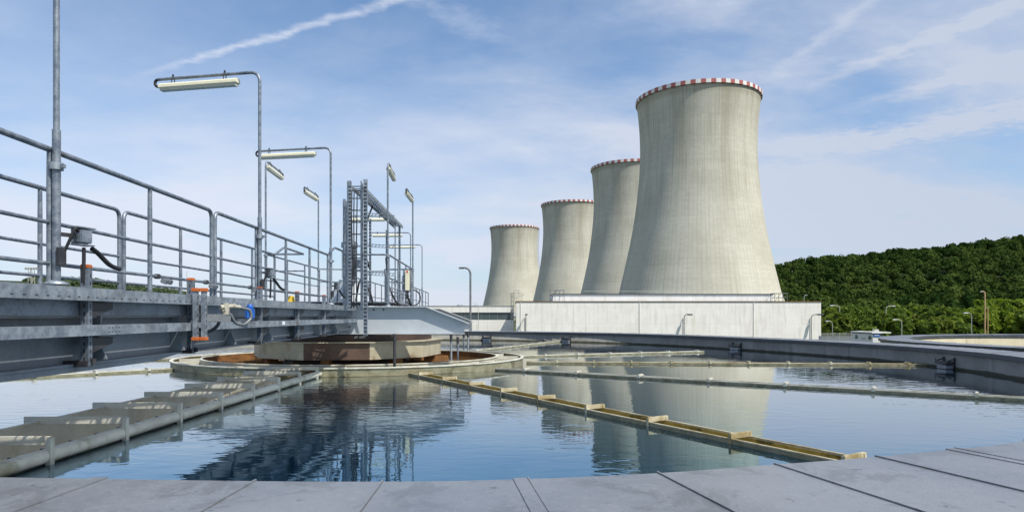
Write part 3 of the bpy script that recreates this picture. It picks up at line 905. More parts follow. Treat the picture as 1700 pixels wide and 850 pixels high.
# ------------------------------------------------------------------ lamp posts
def street_lamp(px, topy, Y, arm, label, m, r=.06, head=.55, arm_y=0., second=None, fat=None):
    """pole with a bent-over arm and a flat head; arm = reach to the right (negative: left)"""
    p = at(px, topy, Y); H = p.z - GZ
    t = thing('street_lamp', label, 'street lamp', (p.x, Y, GZ))
    b = MB(); L = math.hypot(arm, arm_y); ux, uy = arm / L, arm_y / L
    pts = rounded([(0, 0, 0), (0, 0, H - .12 * L - .25), (ux * L * .45, uy * L * .45, H - .03), (ux * L, uy * L, H)], .8, 6)
    b.tube(pts, r, 8)
    if fat:
        b.tube([(0, 0, 0), (0, 0, H * fat), (0, 0, H * fat + .15)], r, 8, radii=[r * 1.7, r * 1.6, r])
    b.build('pole', m, t)
    b = MB(); hx, hy = ux * (L + head * .4), uy * (L + head * .4); a = math.atan2(uy, ux)
    b.box((hx, hy, H + .02), (head, head * .38, head * .16), a, bevel=head * .05)
    b.box((hx + ux * head * .08, hy + uy * head * .08, H - head * .09), (head * .7, head * .3, head * .07), a)
    b.build('lamp_head', m if m is M['lamp_grey'] else M['white'], t)
    if second:
        b = MB(); zz = at(px, second, Y).z - GZ
        b.tube(rounded([(0, 0, zz - .5), (.2, 0, zz), (.75, 0, zz + .05)], .3), r * .7, 6); b.box((1.0, 0, zz + .07), (head, head * .4, head * .16), 0, bevel=.03)
        b.build('side_lamp', M['white'], t)
    return t


street_lamp(781, 445, 45, -.35, 'tall dark grey street lamp standing just behind the tank rim, left of the cooling towers', M['lamp_grey'], .07, .5, fat=.62)
street_lamp(794, 503, 140, -.9, 'thin pale street lamp in front of the window strip of the low building', M['lamp_light'], .05, .5)
for px, ax, lab in ((873, .05, 'small lamp post leftmost along the front of the long white hall'), (1136, .62, 'small lamp post in the middle of the front of the long white hall'), (1347, .95, 'small lamp post at the right end of the front of the long white hall')):
    street_lamp(px, 522, 179.75, ax, lab, M['lamp_grey'], .10, 1.9, arm_y=-1.3)
street_lamp(1394, 507, 200, -1.9, 'tall two-headed street lamp nearest the right corner of the white hall', M['lamp_light'], .09, 1.2, second=534)
street_lamp(1382, 533, 115, -.7, 'short pale lamp post between the white hall and the two-headed lamp', M['lamp_light'], .05, .6)
street_lamp(1471, 508, 200, 1.7, 'tall street lamp with its head to the right, behind the small cabin', M['lamp_light'], .09, 1.2)
street_lamp(1497, 530.5, 120, -.9, 'short pale lamp post right of the small cabin with head to the left', M['lamp_light'], .06, .8)
street_lamp(1613, 519.5, 130, -.8, 'pale lamp post left of the two tall ochre poles', M['lamp_light'], .06, .9)
street_lamp(1635, 484, 150, -.5, 'tallest ochre pole with a small head in front of the bright trees', M['ochre_pole'], .15, .6)
street_lamp(1640, 510, 150, -.12, 'shorter ochre pole just right of the tallest one', M['ochre_pole'], .11, .25)
street_lamp(310, 451, 150, .2, 'thin distant pole seen through the bridge railing', M['lamp_light'], .05, .3)
street_lamp(1335, 490, 215, .5, 'small lamp peeping over the roof of the white hall at its right end', M['lamp_light'], .08, .6)

p = at(52, 447, 300)
t = thing('floodlight_mast', 'distant lattice floodlight mast at the far left under the bridge railing', 'mast', (p.x, 300, GZ))
H = p.z - GZ; b = MB()
for sx, sy in ((-1, -1), (1, -1), (1, 1), (-1, 1)):
    b.tube([(sx * 1.1, sy * 1.1, 0), (sx * .8, sy * .8, H)], .12, 5)
for k in range(9):
    z0, z1 = H * k / 9, H * (k + 1) / 9
    for a in range(4):
        q = [(-1, -1), (1, -1), (1, 1), (-1, 1)]; (ax, ay), (bx_, by_) = q[a], q[(a + 1) % 4]
        b.tube([(ax, ay, z0), (bx_ * .95, by_ * .95, z1)], .07, 4)
b.bar((-2.8, 0, H), (2.8, 0, H), .3, .3); b.build('mast', M['lamp_light'], t)
for k in range(5):
    b = MB(); b.box((-2.4 + 1.2 * k, -.2, H + .5), (.75, .5, .7), bevel=.05); b.build('floodlight', M['lamp_light'], t)


# ------------------------------------------------------------------ the tank: wall, coping plates, water
RIM = [(-2.27, 3.66), (-.71, 3.60), (.10, 3.66), (.86, 3.80), (1.63, 4.02), (2.3, 4.22), (3.06, 4.50), (3.58, 4.70), (6.0, 6.3), (8.9, 9.4), (11.3, 14.7), (11.75, 20),
       (10.0, 26.3), (6.9, 32.2), (2.5, 36.4), (-3.0, 38.6), (-9, 38.3), (-15, 34.5), (-19.5, 28), (-21, 20), (-19, 13), (-15, 8), (-10, 5.1), (-6, 4.0)]


def closed_curve(P, n=40):
    out = []; N_ = len(P)
    for i in range(N_):
        p0, p1, p2, p3 = (Vector(P[(i + k) % N_]) for k in (-1, 0, 1, 2))
        t0 = 0.; t1 = t0 + (p1 - p0).length ** .5; t2 = t1 + (p2 - p1).length ** .5; t3 = t2 + (p3 - p2).length ** .5
        for k in range(n):
            t = t1 + (t2 - t1) * k / n
            a1 = p0 * ((t1 - t) / (t1 - t0)) + p1 * ((t - t0) / (t1 - t0)); a2 = p1 * ((t2 - t) / (t2 - t1)) + p2 * ((t - t1) / (t2 - t1)); a3 = p2 * ((t3 - t) / (t3 - t2)) + p3 * ((t - t2) / (t3 - t2))
            b1 = a1 * ((t2 - t) / (t2 - t0)) + a2 * ((t - t0) / (t2 - t0)); b2 = a2 * ((t3 - t) / (t3 - t1)) + a3 * ((t - t1) / (t3 - t1))
            out.append(b1 * ((t2 - t) / (t2 - t1)) + b2 * ((t - t1) / (t2 - t1)))
    return out


class Loop:
    def __init__(s, pts):
        s.p = pts; s.n = len(pts); s.L = [0.]
        for i in range(s.n):
            s.L.append(s.L[-1] + (pts[(i + 1) % s.n] - pts[i]).length)
        s.T = s.L[-1]

    def at(s, d):
        d %= s.T
        i = int(np.searchsorted(s.L, d, 'right')) - 1; i = min(i, s.n - 1)
        a, b = s.p[i], s.p[(i + 1) % s.n]
        q = a.lerp(b, (d - s.L[i]) / max(1e-9, s.L[i + 1] - s.L[i]))
        w = 8
        t = (s.p[(i + w) % s.n] - s.p[(i - w) % s.n]).normalized()
        return q, Vector((t.y, -t.x))          # outward for a counter-clockwise loop

    def near(s, x, y):
        return s.L[min(range(s.n), key=lambda i: (s.p[i] - Vector((x, y))).length)]


CT = .52


def coping_plate(loop, d0, d1, width, parent, lip=.085, over=.05, wide=False):
    """one folded sheet of the coping: top, two folds, and the raised lap over its neighbour"""
    b = MB(); n = max(2, int((d1 - d0) / .25) + 1)
    A, B, = [], []
    for k in range(n + 1):
        q, o = loop.at(d0 + (d1 - d0) * k / n); A.append(q - o * over); B.append(q + o * width)
    sec = [(0, -.11), (0, 0), (1, 0), (1, -.11), (1, -.08), (0, -.08)]
    vs, fs = [], []
    for k in range(n + 1):
        d = B[k] - A[k]; dn = d.normalized()
        prof = [(A[k] + dn * .006, -.11), (A[k], -.004), (A[k] + dn * .008, 0), (B[k] - dn * .008, 0), (B[k], -.004), (B[k] - dn * .006, -.11), (B[k] - dn * .03, -.11), (B[k] - dn * .03, -.05), (A[k] + dn * .03, -.05), (A[k] + dn * .03, -.11)]
        vs += [Vector((q.x, q.y, CT + z)) for q, z in prof]
    m = 10; fi = []
    for k in range(n):
        for j in range(m):
            j2 = (j + 1) % m; fi.append((k * m + j, k * m + j2, (k + 1) * m + j2, (k + 1) * m + j))
    o0 = len(b.v)
    b.v += [tuple(v) for v in vs]
    for i, f in enumerate(fi):
        b.f.append(list(f)); b.sm.append(False); b.mi.append(1 if (i % m) in (0, 4) else 0)
    # raised lap at the far end of the plate
    d = B[-1] - A[-1]; dn = d.normalized(); tn = Vector((-dn.y, dn.x))
    if (loop.at(d1)[0] - loop.at(d1 - .1)[0]).dot(tn) < 0: tn = -tn
    for (h, w0, w1) in (((.005, -lip, .004), (.009, -.004, .006)) if wide else ((.009, -.004, .006),)):
        q = [A[-1] - dn * .004 + tn * w0, B[-1] + dn * .004 + tn * w0, B[-1] + dn * .004 + tn * w1, A[-1] - dn * .004 + tn * w1]
        lo = [Vector((p.x, p.y, CT - .02)) for p in q]; hi = [Vector((p.x, p.y, CT + h)) for p in q]
        b.cur = 0 if h < .01 else 1
        b.add(lo + hi, [(4, 5, 6, 7), (0, 1, 5, 4), (1, 2, 6, 5), (2, 3, 7, 6), (3, 0, 4, 7)])
    b.build('coping_plate', [M['coping'], M['fascia']], parent)


def tank(name, label, pts, width, joints, z_bot, wall_m):
    lp = Loop(pts)
    t = thing(name, label, 'tank')
    # concrete wall, inner and outer face
    b = MB(); n = 220; vs = []
    for k in range(n):
        q, o = lp.at(lp.T * k / n)
        for off, z in ((0, z_bot), (0, CT - .056), (width - .08, CT - .056), (width - .08, GZ)):
            vs.append((q.x + o.x * off, q.y + o.y * off, z))
    b.add(vs, [(4 * k + j, 4 * ((k + 1) % n) + j, 4 * ((k + 1) % n) + j + 1, 4 * k + j + 1) for k in range(n) for j in range(3)], True)
    b.build('wall', wall_m, t)
    for i, (d0, d1) in enumerate(zip(joints[:-1], joints[1:])):
        coping_plate(lp, d0 + .004, d1 - .004, width, t, wide=i % 4 == 2)
    return t, lp


rim = closed_curve(RIM)
lp0 = Loop(rim)
js = [lp0.near(x, y) for x, y in ((-2.27, 3.66), (-1.43, 3.6), (-.71, 3.6), (.10, 3.66), (.86, 3.80), (1.63, 4.02), (2.37, 4.24), (3.06, 4.5))]
d = js[-1]
while d < lp0.T + js[0] - 2.4:
    x = lp0.at(d)[0]
    d += .78 if (d - js[-1]) < 2.6 else 1.62
    js.append(d)
js.append(lp0.T + js[0])
TANK, LP = tank('clarifier_tank', 'large round concrete settling tank in the foreground with a grey metal-clad rim', rim, 1.15, js, -2.2, M['concrete_wall'])
HOLES = []
b = MB(); b.add([(q.x, q.y, -2.15) for q in rim[::12]], [list(range(len(rim[::12])))]); b.build('floor', M['concrete_wall'], TANK)

T2 = [Vector((24.6 + 9.7 * math.cos(a), 22.3 + 9.7 * math.sin(a))) for a in [2 * math.pi * k / 240 for k in range(240)]]
l2 = 2 * math.pi * 9.7
TANK2, LP2 = tank('clarifier_tank', 'second round tank partly seen at the right edge, beyond the first tank rim', T2, 1.05, [l2 * k / 40 for k in range(41)], -2.2, M['tank2_wall'])
b = MB(); b.add([(q.x, q.y, -.05) for q in T2[::4]], [list(range(60))])
tag(b.build('water', M['water']), kind='structure')


def wall_bracket(x, y, lab):
    q, o = LP.at(LP.near(x, y)); a = math.atan2(o.y, o.x)
    t = thing('rim_bracket', lab, 'bracket', (q.x, q.y, 0), a, 'brackets on the tank wall')
    b = MB(); b.box((-.14, 0, .17), (.26, .5, .07), bevel=.008); b.build('shelf', M['chip'], t)
    b = MB()
    for sy in (-.24, .24):
        b.box((-.02, sy, .19), (.05, .03, .26)); b.bar((-.02, sy, .28), (-.25, sy, .2), .03, .03); b.tube([(-.24, sy, .16), (-.24, sy, .28)], .018, 6)
    b.build('hanger', M['chip'], t)
    b = MB(); b.box((-.13, 0, .06), (.2, .42, .1), bevel=.01); b.build('box', M['girder'], t)


wall_bracket(9.4, 27.6, 'small dark bracket on the tank wall below the right part of the white hall')
wall_bracket(11.5, 17.8, 'small dark bracket on the tank wall at the end of the long yellowish trough')
wall_bracket(3.0, 36.0, 'small dark bracket on the far tank wall where the short trough ends')
wall_bracket(-1.4, 38.3, 'small dark bracket on the far tank wall behind the tip of the cross beam')

# ------------------------------------------------------------------ launders (overflow troughs)
RC = Vector((-4.72, 19.9)); RX, RY = 5.05, 4.45


def launder(p0, p1, width, label, bar_step, m_in, first=.6, lip=.05, bar_len=1.15, lug=False):
    k_ = (CAMZ - .05) / (CAMZ - .13)
    a = Vector((p0[0] * k_, p0[1] * k_, 0)); e = Vector((p1[0] * k_, p1[1] * k_, 0)); L = (e - a).length
    u = (e - a).normalized(); nn = Vector((-u.y, u.x, 0)) * (width / 2)
    HOLES.append([(q.x, q.y) for q in (a + nn, e + nn, e - nn, a - nn)])
    t = thing('overflow_trough', label, 'trough', a, math.atan2(e.y - a.y, e.x - a.x), 'troughs radiating over the tank water')
    for s_ in (-1, 1):
        b = MB(); b.box((L / 2, s_ * width / 2, lip / 2 - .16), (L, .022, lip + .3)); w = b.build('side_wall', M['launder_side'], t)
        b = MB(); b.box((L / 2, s_ * (width / 2 + .004), lip + .004), (L + .01, .032, .016), bevel=.004); b.build('lip', M['ochre_lip'] if m_in is M['moss'] else M['launder_top'], w)
        b = MB(); b.box((L / 2, s_ * (width / 2 - .018), lip / 2 - .10), (L - .02, .008, lip + .18)); b.build('inner_lining', m_in, w)
    b = MB(); b.box((L / 2, 0, -.15), (L - .02, width - .05, .03)); b.build('floor', M['sediment'] if m_in is M['moss'] else M['launder_side'], t)
    for sx in (0, L):
        b = MB(); b.box((sx, 0, lip / 2 - .1), (.02, width + .03, lip + .2)); b.build('end_plate', M['launder_side'], t)
    x = first
    while x < L - .1:
        b = MB(); sk = random.uniform(-.035, .035)
        if lug:
            b.box((x, 0, lip + .03), (.05, width * bar_len, .045), bevel=.006)
            for s_ in (-1, 1): b.box((x, s_ * width * bar_len / 2, lip + .005), (.06, .02, .06))
        else:
            b.box((x, 0, lip + .035), (.03, width * bar_len, .065), sk, bevel=.005)
            b.box((x, width * bar_len / 2 - .02, lip - .04), (.04, .035, .2)); b.box((x, -width * bar_len / 2 + .02, lip - .04), (.04, .035, .2))
        b.build('crossbar', M['ochre_lip'] if m_in is M['moss'] else M['launder'], t); x += bar_step * random.uniform(.95, 1.05)
    return t


launder((-2.25, 15.15), (3.2, 5.72), .30, 'mossy brown-lined trough running from the ring to the near rim at lower right', 1.3, M['moss'], .75)
launder((-.35, 16.35), (9.2, 9.75), .20, 'long thin trough crossing the tower reflections to the right edge', 1.55, M['launder'], .9, lug=True)
launder((.42, 18.7), (11.2, 17.85), .19, 'long yellowish trough from the ring to the right tank wall', 1.12, M['moss'], .9, lug=True)
launder((.30, 21.5), (7.0, 24.35), .17, 'faint far trough just above the long yellowish one', 1.3, M['launder'], .9, lug=True)
launder((-1.75, 24.0), (2.6, 34.6), .26, 'short trough running away from the ring to the far tank wall', 1.15, M['launder'], .9, lug=True)
launder((-8.2, 16.6), (-14.6, 10.2), .26, 'narrow trough on the bright water at left, passing under the bridge', 1.2, M['launder'], .9, lug=True)
launder((-10.2, 20.1), (-19.6, 18.9), .26, 'short stub of trough at the far left behind the bridge', 1.2, M['launder'], .9, lug=True)

# the wide collecting trough under the bridge
ax, ex = -4.98, 15.6
HOLES.append([(ax - .47, 15.49), (ax - .47, 4.21), (ax + .46, 4.21), (ax + .46, 15.49)])
t = thing('collecting_trough', 'wide grey trough with a rounded white lip and crossbars, in the shade of the bridge', 'trough', (ax, 15.5, 0), R(-90))
L = 11.3; w = .96                                   # runs towards the camera, local +y is to the right
b = MB(); b.box((L / 2, -w / 2, -.08), (L, .022, .56)); lw_ = b.build('left_wall', M['launder'], t)
b = MB(); b.box((L / 2, -w / 2 - .01, .208), (L, .05, .02), bevel=.006); b.build('lip', M['launder_top'], lw_)
b = MB(); b.tube([(0, w / 2, .08), (L, w / 2, .08)], .07, 14); b.build('rounded_lip', M['launder_top'], t)
b = MB(); b.box((L / 2, w / 2 - .02, -.14), (L, .02, .40)); b.build('right_wall', M['launder_side'], t)
b = MB(); b.box((L / 2, -.01, -.30), (L - .02, w - .06, .02)); b.build('floor', M['lamp_light'], t)
x = .35
while x < L:
    b = MB(); b.box((x, -.06, .225), (.03, w + .22, .085), bevel=.004); b.box((x + .02, w / 2 + .05, .09), (.06, .05, .33)); b.build('crossbar', M['launder'], t); x += 1.25
x = .6
while x < L:
    b = MB(); b.prism([(-.05, .03), (.05, .03), (0, .13)], w / 2 - .13, w / 2 - .07, 'y')
    b.v = [(p[0] + x, p[1], p[2]) for p in b.v]; b.build('bolt_bracket', M['chip'], t); x += .42

from mathutils.geometry import tessellate_polygon
outer = [(q.x, q.y) for q in rim[::6]]
polys = [[Vector((x, y, 0)) for x, y in outer]] + [[Vector((x, y, 0)) for x, y in h] for h in HOLES]
tri = tessellate_polygon(polys); flat = [p for q in polys for p in q]
b = MB(); b.add([tuple(p) for p in flat], [tuple(f) for f in tri])
tag(b.build('water', M['water']), kind='structure')

# ------------------------------------------------------------------ the ring trough and rusty pool round the centre
t = thing('ring_trough', 'cream ring-shaped trough round the centre of the tank with a rust-stained inner wall', 'trough', (RC.x, RC.y, 0))


def ell_ring(name, parent, rx0, ry0, th, z0, z1, m, n=96, a0=0, a1=2 * math.pi):
    b = MB(); vs = []
    for k in range(n + 1):
        a = a0 + (a1 - a0) * k / n
        for dr, z in ((0, z0), (0, z1), (th, z1), (th, z0)):
            vs.append(((rx0 + dr) * math.cos(a), (ry0 + dr) * math.sin(a), z))
    b.add(vs, [(4 * k + j, 4 * (k + 1) + j, 4 * (k + 1) + (j + 1) % 4, 4 * k + (j + 1) % 4) for k in range(n) for j in range(4)], False)
    return b.build(name, m, parent)


ow = ell_ring('outer_wall', t, RX - .03, RY - .03, .03, -.35, .185, M['launder_side'])
ell_ring('rim', ow, RX - .06, RY - .06, .085, .185, .21, M['launder_top'])
iw = ell_ring('inner_wall', t, RX - .80, RY - .72, .03, -.3, .21, M['rust'])
ell_ring('rim', iw, RX - .81, RY - .73, .075, .21, .235, M['launder_top'])
ell_ring('inner_facing', t, RX - .768, RY - .688, .012, -.1, .205, M['launder'])
ell_ring('floor', t, RX - .755, RY - .675, .72, .005, .02, M['launder_side'])
for k in range(20):
    a = 2 * math.pi * (k + .5) / 20
    b = MB(); p0 = Vector(((RX - .74) * math.cos(a), (RY - .66) * math.sin(a), .13)); p1 = Vector(((RX - .06) * math.cos(a), (RY - .06) * math.sin(a), .13))
    b.bar(p0, p1, .04, .10); b.build('crossbar', M['launder'], t)
b = MB(); vs = [((RX - .8) * math.cos(2 * math.pi * k / 96), (RY - .72) * math.sin(2 * math.pi * k / 96), .06) for k in range(96)]
b.add([(RC.x + v[0], RC.y + v[1], v[2]) for v in vs], [list(range(96))])
tag(b.build('pool_water', M['rusty_water']), kind='structure')

# many-sided hub on its legs, with the dark turntable on top
HC = Vector((-4.65, 18.9))
t = thing('central_hub', 'beige many-sided steel hub with a dark brown turntable, at the centre of the tank', 'hub', (HC.x, HC.y, 0), 0)
ro = 2.6
octo = [(ro * math.cos(R(7 + 36 * k)), ro * math.sin(R(7 + 36 * k))) for k in range(10)]
octi = [(p[0] * .82, p[1] * .82) for p in octo]
for k in range(10):
    (x0, y0), (x1, y1) = octo[k], octo[(k + 1) % 10]; (u0, v0), (u1, v1) = octi[k], octi[(k + 1) % 10]
    b = MB()
    vs = [(x0, y0, .33), (x1, y1, .33), (u1, v1, .33), (u0, v0, .33), (x0, y0, .75), (x1, y1, .75), (u1, v1, .75), (u0, v0, .75)]
    b.add(vs, [(0, 1, 5, 4), (2, 3, 7, 6), (4, 5, 6, 7), (3, 2, 1, 0)])
    pn = b.build('panel', M['drum_dark'] if k == 7 else M['drum'], t)
    if k == 7: pn['label'] = 'dark brown front panel'
    b = MB(); q = 1.03
    vs = [(x0 * q, y0 * q, .75), (x1 * q, y1 * q, .75), (u1, v1, .753), (u0, v0, .753), (x0 * q, y0 * q, .775), (x1 * q, y1 * q, .775), (u1, v1, .775), (u0, v0, .775)]
    b.add(vs, [(0, 1, 5, 4), (2, 3, 7, 6), (4, 5, 6, 7), (3, 2, 1, 0)]); b.build('top_flange', M['drum'], pn)
b = MB(); b.lathe([(2.34, .776), (2.34, .935), (0.0, .965)], n=48, smooth=False); b.build('turntable', M['dark_turntable'], t)
b = MB(); b.lathe([(2.05, .30), (2.05, .40), (.2, .42)], n=48, smooth=False); b.lathe([(1.7, -.4), (1.7, .3)], n=40, smooth=False); b.build('lower_drum', M['dark_turntable'], t)
for k in range(8):
    a = R(45 * k)
    b = MB(); b.box((2.3 * math.cos(a), 2.3 * math.sin(a), .13), (.30, .22, .52), a, bevel=.01); b.build('leg', M['rust'], t)
    b = MB(); b.bar((1.2 * math.cos(a), 1.2 * math.sin(a), .1), (3.6 * math.cos(a), 3.6 * math.sin(a), .1), .14, .1); b.build('foot_beam', M['rust'], t)

# chalk writing on the edge of the turntable
fc = bpy.data.curves.new('chalk', 'FONT'); fc.body = '25 1807.'; fc.size = .085; fc.shear = .25; fc.extrude = .001; fc.align_x = 'CENTER'
fo = bpy.data.objects.new('chalk', fc); COL.objects.link(fo)
me = bpy.data.meshes.new_from_object(fo.evaluated_get(bpy.context.evaluated_depsgraph_get())); bpy.data.objects.remove(fo)
ch = bpy.data.objects.new('chalk_writing', me); COL.objects.link(ch); me.materials.append(M['white'])
ch.parent = t
q = Vector((.82, -2.206, .865)); ch.location = q; ch.rotation_euler = (R(90), 0, R(20))

# ------------------------------------------------------------------ the rotating bridge
BO = Vector((-4.71, 19.2)); BRZ = math.atan(39 / 1100)
BRIDGE = thing('scraper_bridge', 'long galvanised walkway bridge with railings spanning the tank on the left', 'bridge', (BO.x, BO.y, 0), BRZ)


def bw_(x, y, z=0.):
    """bridge coordinates to world"""
    c, s_ = math.cos(BRZ), math.sin(BRZ)
    return Vector((BO.x + c * x - s_ * y, BO.y + s_ * x + c * y, z))


Y0, Y1 = -16.9, 18.9
DZ = 1.60                                            # walkway level
for sx in (-1, 1):
    b = MB(); x = .50 * sx
    for ya, yb in ((Y0, -2.7), (2.7, Y1)):
        b.box((x, (ya + yb) / 2, 1.22), (.014, yb - ya, .38))
        b.box((x, (ya + yb) / 2, 1.42), (.17, yb - ya, .018)); b.box((x, (ya + yb) / 2, 1.02), (.19, yb - ya, .02))
    gd = b.build('girder', M['girder'], BRIDGE)
    b = MB()
    for ya, yb in ((Y0, -2.7), (2.7, Y1)):
        b.box((x + sx * .125, (ya + yb) / 2, 1.53), (.008, yb - ya, .185)); b.box((x + sx * .09, (ya + yb) / 2, 1.434), (.07, yb - ya, .008))
    b.build('edge_plate', M['galv_dark'], BRIDGE)
    k = 0
    for ya, yb in ((Y0 + .5, -2.9), (3.1, Y1 - .3)):
        y = ya
        while y < yb:
            b = MB(); b.add([(x + sx * .008, y, 1.03), (x + sx * .17, y, 1.05), (x + sx * .10, y, 1.2), (x + sx * .12, y, 1.43), (x + sx * .008, y, 1.43)] + [(x + sx * .008, y + .014, 1.03), (x + sx * .17, y + .014, 1.05), (x + sx * .10, y + .014, 1.2), (x + sx * .12, y + .014, 1.43), (x + sx * .008, y + .014, 1.43)],
                            [(0, 1, 2, 3, 4), (9, 8, 7, 6, 5)] + [(i, (i + 1) % 5, 5 + (i + 1) % 5, 5 + i) for i in range(5)])
            b.build('stiffener', M['girder'], gd); y += 1.5
b = MB()
b.prism([(-.3, 0), (0, 0)], 0, 1) if False else None
b.add([(sx, y, z) for sx in (.42, .585) for y, z in ((Y0, .96), (-12.4, .96), (-11.9, 1.008), (Y0, 1.008))], [(0, 1, 2, 3), (7, 6, 5, 4), (0, 4, 5, 1), (1, 5, 6, 2), (2, 6, 7, 3), (3, 7, 4, 0)])
b.build('lower_plate', M['girder'], BRIDGE)
# open grating: bearing bars across, few along
b = MB()
for ya, yb in ((Y0, -2.75), (2.75, Y1)):
    y = ya
    while y < yb:
        b.box((0, y, DZ), (1.19, .010, .03)); y += .072
    for k in range(7):
        b.box((-.54 + .18 * k, (ya + yb) / 2, DZ - .006), (.008, yb - ya, .016))
b.build('walkway_grating', M['galv_dark'], BRIDGE)
b = MB()
y = Y0 + .4
while y < Y1:
    if abs(y) > 2.8: b.bar((-.49, y, 1.33), (.49, y, 1.33), .07, .10)
    y += 1.5
b.build('cross_member', M['girder'], BRIDGE)
# end carriage on the rim
for yy in (Y0, Y1 - .2):
    b = MB(); b.box((0, yy + .1, .93), (1.8, .35, .16)); b.build('end_carriage', M['girder'], BRIDGE)
    for sx in (-.7, .7):
        b = MB(); b.tube([(sx - .07, yy + .1, .71), (sx + .07, yy + .1, .71)], .17, 18); b.build('wheel', M['black'], BRIDGE)

RT = 2.74


def handrail(x, ya, yb, bend_a=True, bend_b=True, up_b=None, top=RT, low=1.47, posts=None):
    r = .024; pts = []
    if bend_a: pts += [(x, ya, low)]
    pts += [(x, ya, top), (x, yb, top)]
    if bend_b: pts += [(x, yb, low)]
    b = MB(); b.tube(rounded(pts, .11), r, 12)
    if up_b:
        b.tube(rounded(up_b, .06), r, 12)
    o = b.build('handrail', M['pipe'], BRIDGE)
    for z in (top - .575, top - .90):
        b = MB(); b.tube([(x, ya + (0 if not bend_a else .01), z), (x, yb, z)], .0165, 10); b.build('middle_rail', M['pipe'], o)
    n = max(1, round((yb - ya) / 1.55))
    ps = posts if posts is not None else [ya + (yb - ya) * k / n for k in range(1, n)]
    for y in ps:
        b = MB()
        b.tube([(x, y, low), (x, y, top - .30), (x, y, top - .02)], r * .95, 10, radii=[r * .95, r * .95, r * .85]); b.box((x + (.02 if x > 0 else -.02), y, low + .07), (.014, .07, .2)); b.build('post', M['pipe'], o)
    return o


for sx in (-1, 1):
    x = .565 * sx
    handrail(x, Y0, -10.94, posts=[-15.4, -14.0, -12.45] if sx > 0 else [-15.4, -13.9, -12.4, -12.0][:3])
    up = None
    handrail(x, -10.84, -4.95, True, sx < 0, posts=[-9.35, -7.9, -6.4, -4.95] if sx > 0 else [-9.3, -7.8, -6.3], up_b=[(x, -4.95, RT), (x, -4.3, RT + .22), (x, -2.75, RT + .22)])
    handrail(x, 3.0, 10.84, True, True)
    handrail(x, 10.94, Y1, True, True)
# platform rails at the centre
for sx in (-1, 1):
    x = 1.52 * sx; o = handrail(x, -2.6, 2.6, True, True, top=RT + .22, low=1.7)
    b = MB(); b.tube(rounded([(.565 * sx, -2.7, RT + .22), (x, -2.62, RT + .22)], .05), .024, 10); b.build('corner_rail', M['pipe'], BRIDGE)
    b = MB(); b.tube([(.565 * sx, -2.7, RT - .2), (x, -2.62, RT - .2)], .017, 8); b.build('corner_rail', M['pipe'], BRIDGE)
    b = MB(); b.tube(rounded([(.565 * sx, 3.0, RT), (.565 * sx, 2.8, RT + .22), (x, 2.62, RT + .22)], .05), .024, 10); b.build('corner_rail', M['pipe'], BRIDGE)
    b = MB(); b.tube([(.565 * sx, 2.7, RT - .2), (x, 2.62, RT - .2)], .017, 8); b.build('corner_rail', M['pipe'], BRIDGE)
b = MB(); b.box((0, 0, 1.77), (3.1, 5.3, .03)); b.build('centre_platform', M['galv_dark'], BRIDGE)

# two cable channels along the near side
for z0, z1, nm in ((1.553, 1.660, 0), (1.265, 1.352, 1)):
    for ya, yb in ((Y0, -11.55), (-11.55, -2.3)):
        b = MB(); x = .745; zc = (z0 + z1) / 2
        b.box((x, (ya + yb) / 2, zc), (.004, yb - ya - .003, z1 - z0))
        b.box((x - .05, (ya + yb) / 2, z1 - .002), (.097, yb - ya - .003, .004)); b.box((x - .05, (ya + yb) / 2, z0 + .002), (.097, yb - ya - .003, .004))
        b.cur = 1
        y = ya + .1
        if nm == 0:
            while y < yb - .1:
                b.box((x + .0015, y, z0 + .028), (.004, .030, .009)); y += .125
        else:
            y = ya + 1.45
            while y < yb:
                for q in range(4):
                    for dz in (-.018, .018): b.box((x + .0015, y + .05 * q, zc + dz), (.004, .018, .008))
                y += 1.95
        b.build('cable_channel', [M['galv'], M['chip']], BRIDGE)
yy = [-15.6, -13.7, -11.75, -9.5, -7.6, -5.7]
for i, y in enumerate(yy):
    b = MB()
    for dx, dy in ((-.03, 0), (.03, 0)):
        b.box((.67 + dx, y, 1.42), (.005, .058, .82))
    b.box((.67, y - .027, 1.42), (.055, .004, .82)); b.cur = 1
    for k in range(12):
        b.box((.703, y + .006, 1.07 + .063 * k), (.003, .012, .03)); b.box((.67, y - .0295, 1.07 + .063 * k), (.012, .003, .03))
    st = b.build('strut', [M['galv_dark'], M['chip']], BRIDGE)
    b = MB(); b.box((.67, y, 1.84), (.070, .068, .032), bevel=.006); b.build('end_cap', M['orange'] if i in (1, 2) else M['faded_orange'], st)
    for z in (1.545, 1.245):
        b = MB(); b.add([(.64, y + .03, z), (.64, y + .03, z - .13), (.64, y + .34, z - .055), (.64, y + .34, z)] + [(.70, y + .03, z), (.70, y + .03, z - .13), (.70, y + .34, z - .055), (.70, y + .34, z)],
                        [(0, 1, 2, 3), (7, 6, 5, 4), (0, 4, 5, 1), (1, 5, 6, 2), (2, 6, 7, 3), (3, 7, 4, 0)]); b.build('cantilever', M['chip'], st)
    b = MB(); b.box((.60, y, 1.03), (.2, .09, .05)); b.tube([(.72, y + .02, 1.02), (.72, y + .02, 1.07)], .02, 8); b.build('clamp', M['chip'], st)
for y in (-8.62, -2.35):
    b = MB(); b.box((.748, y, 1.31), (.004, .13, .052)); b.build('sticker', M['white'], BRIDGE)
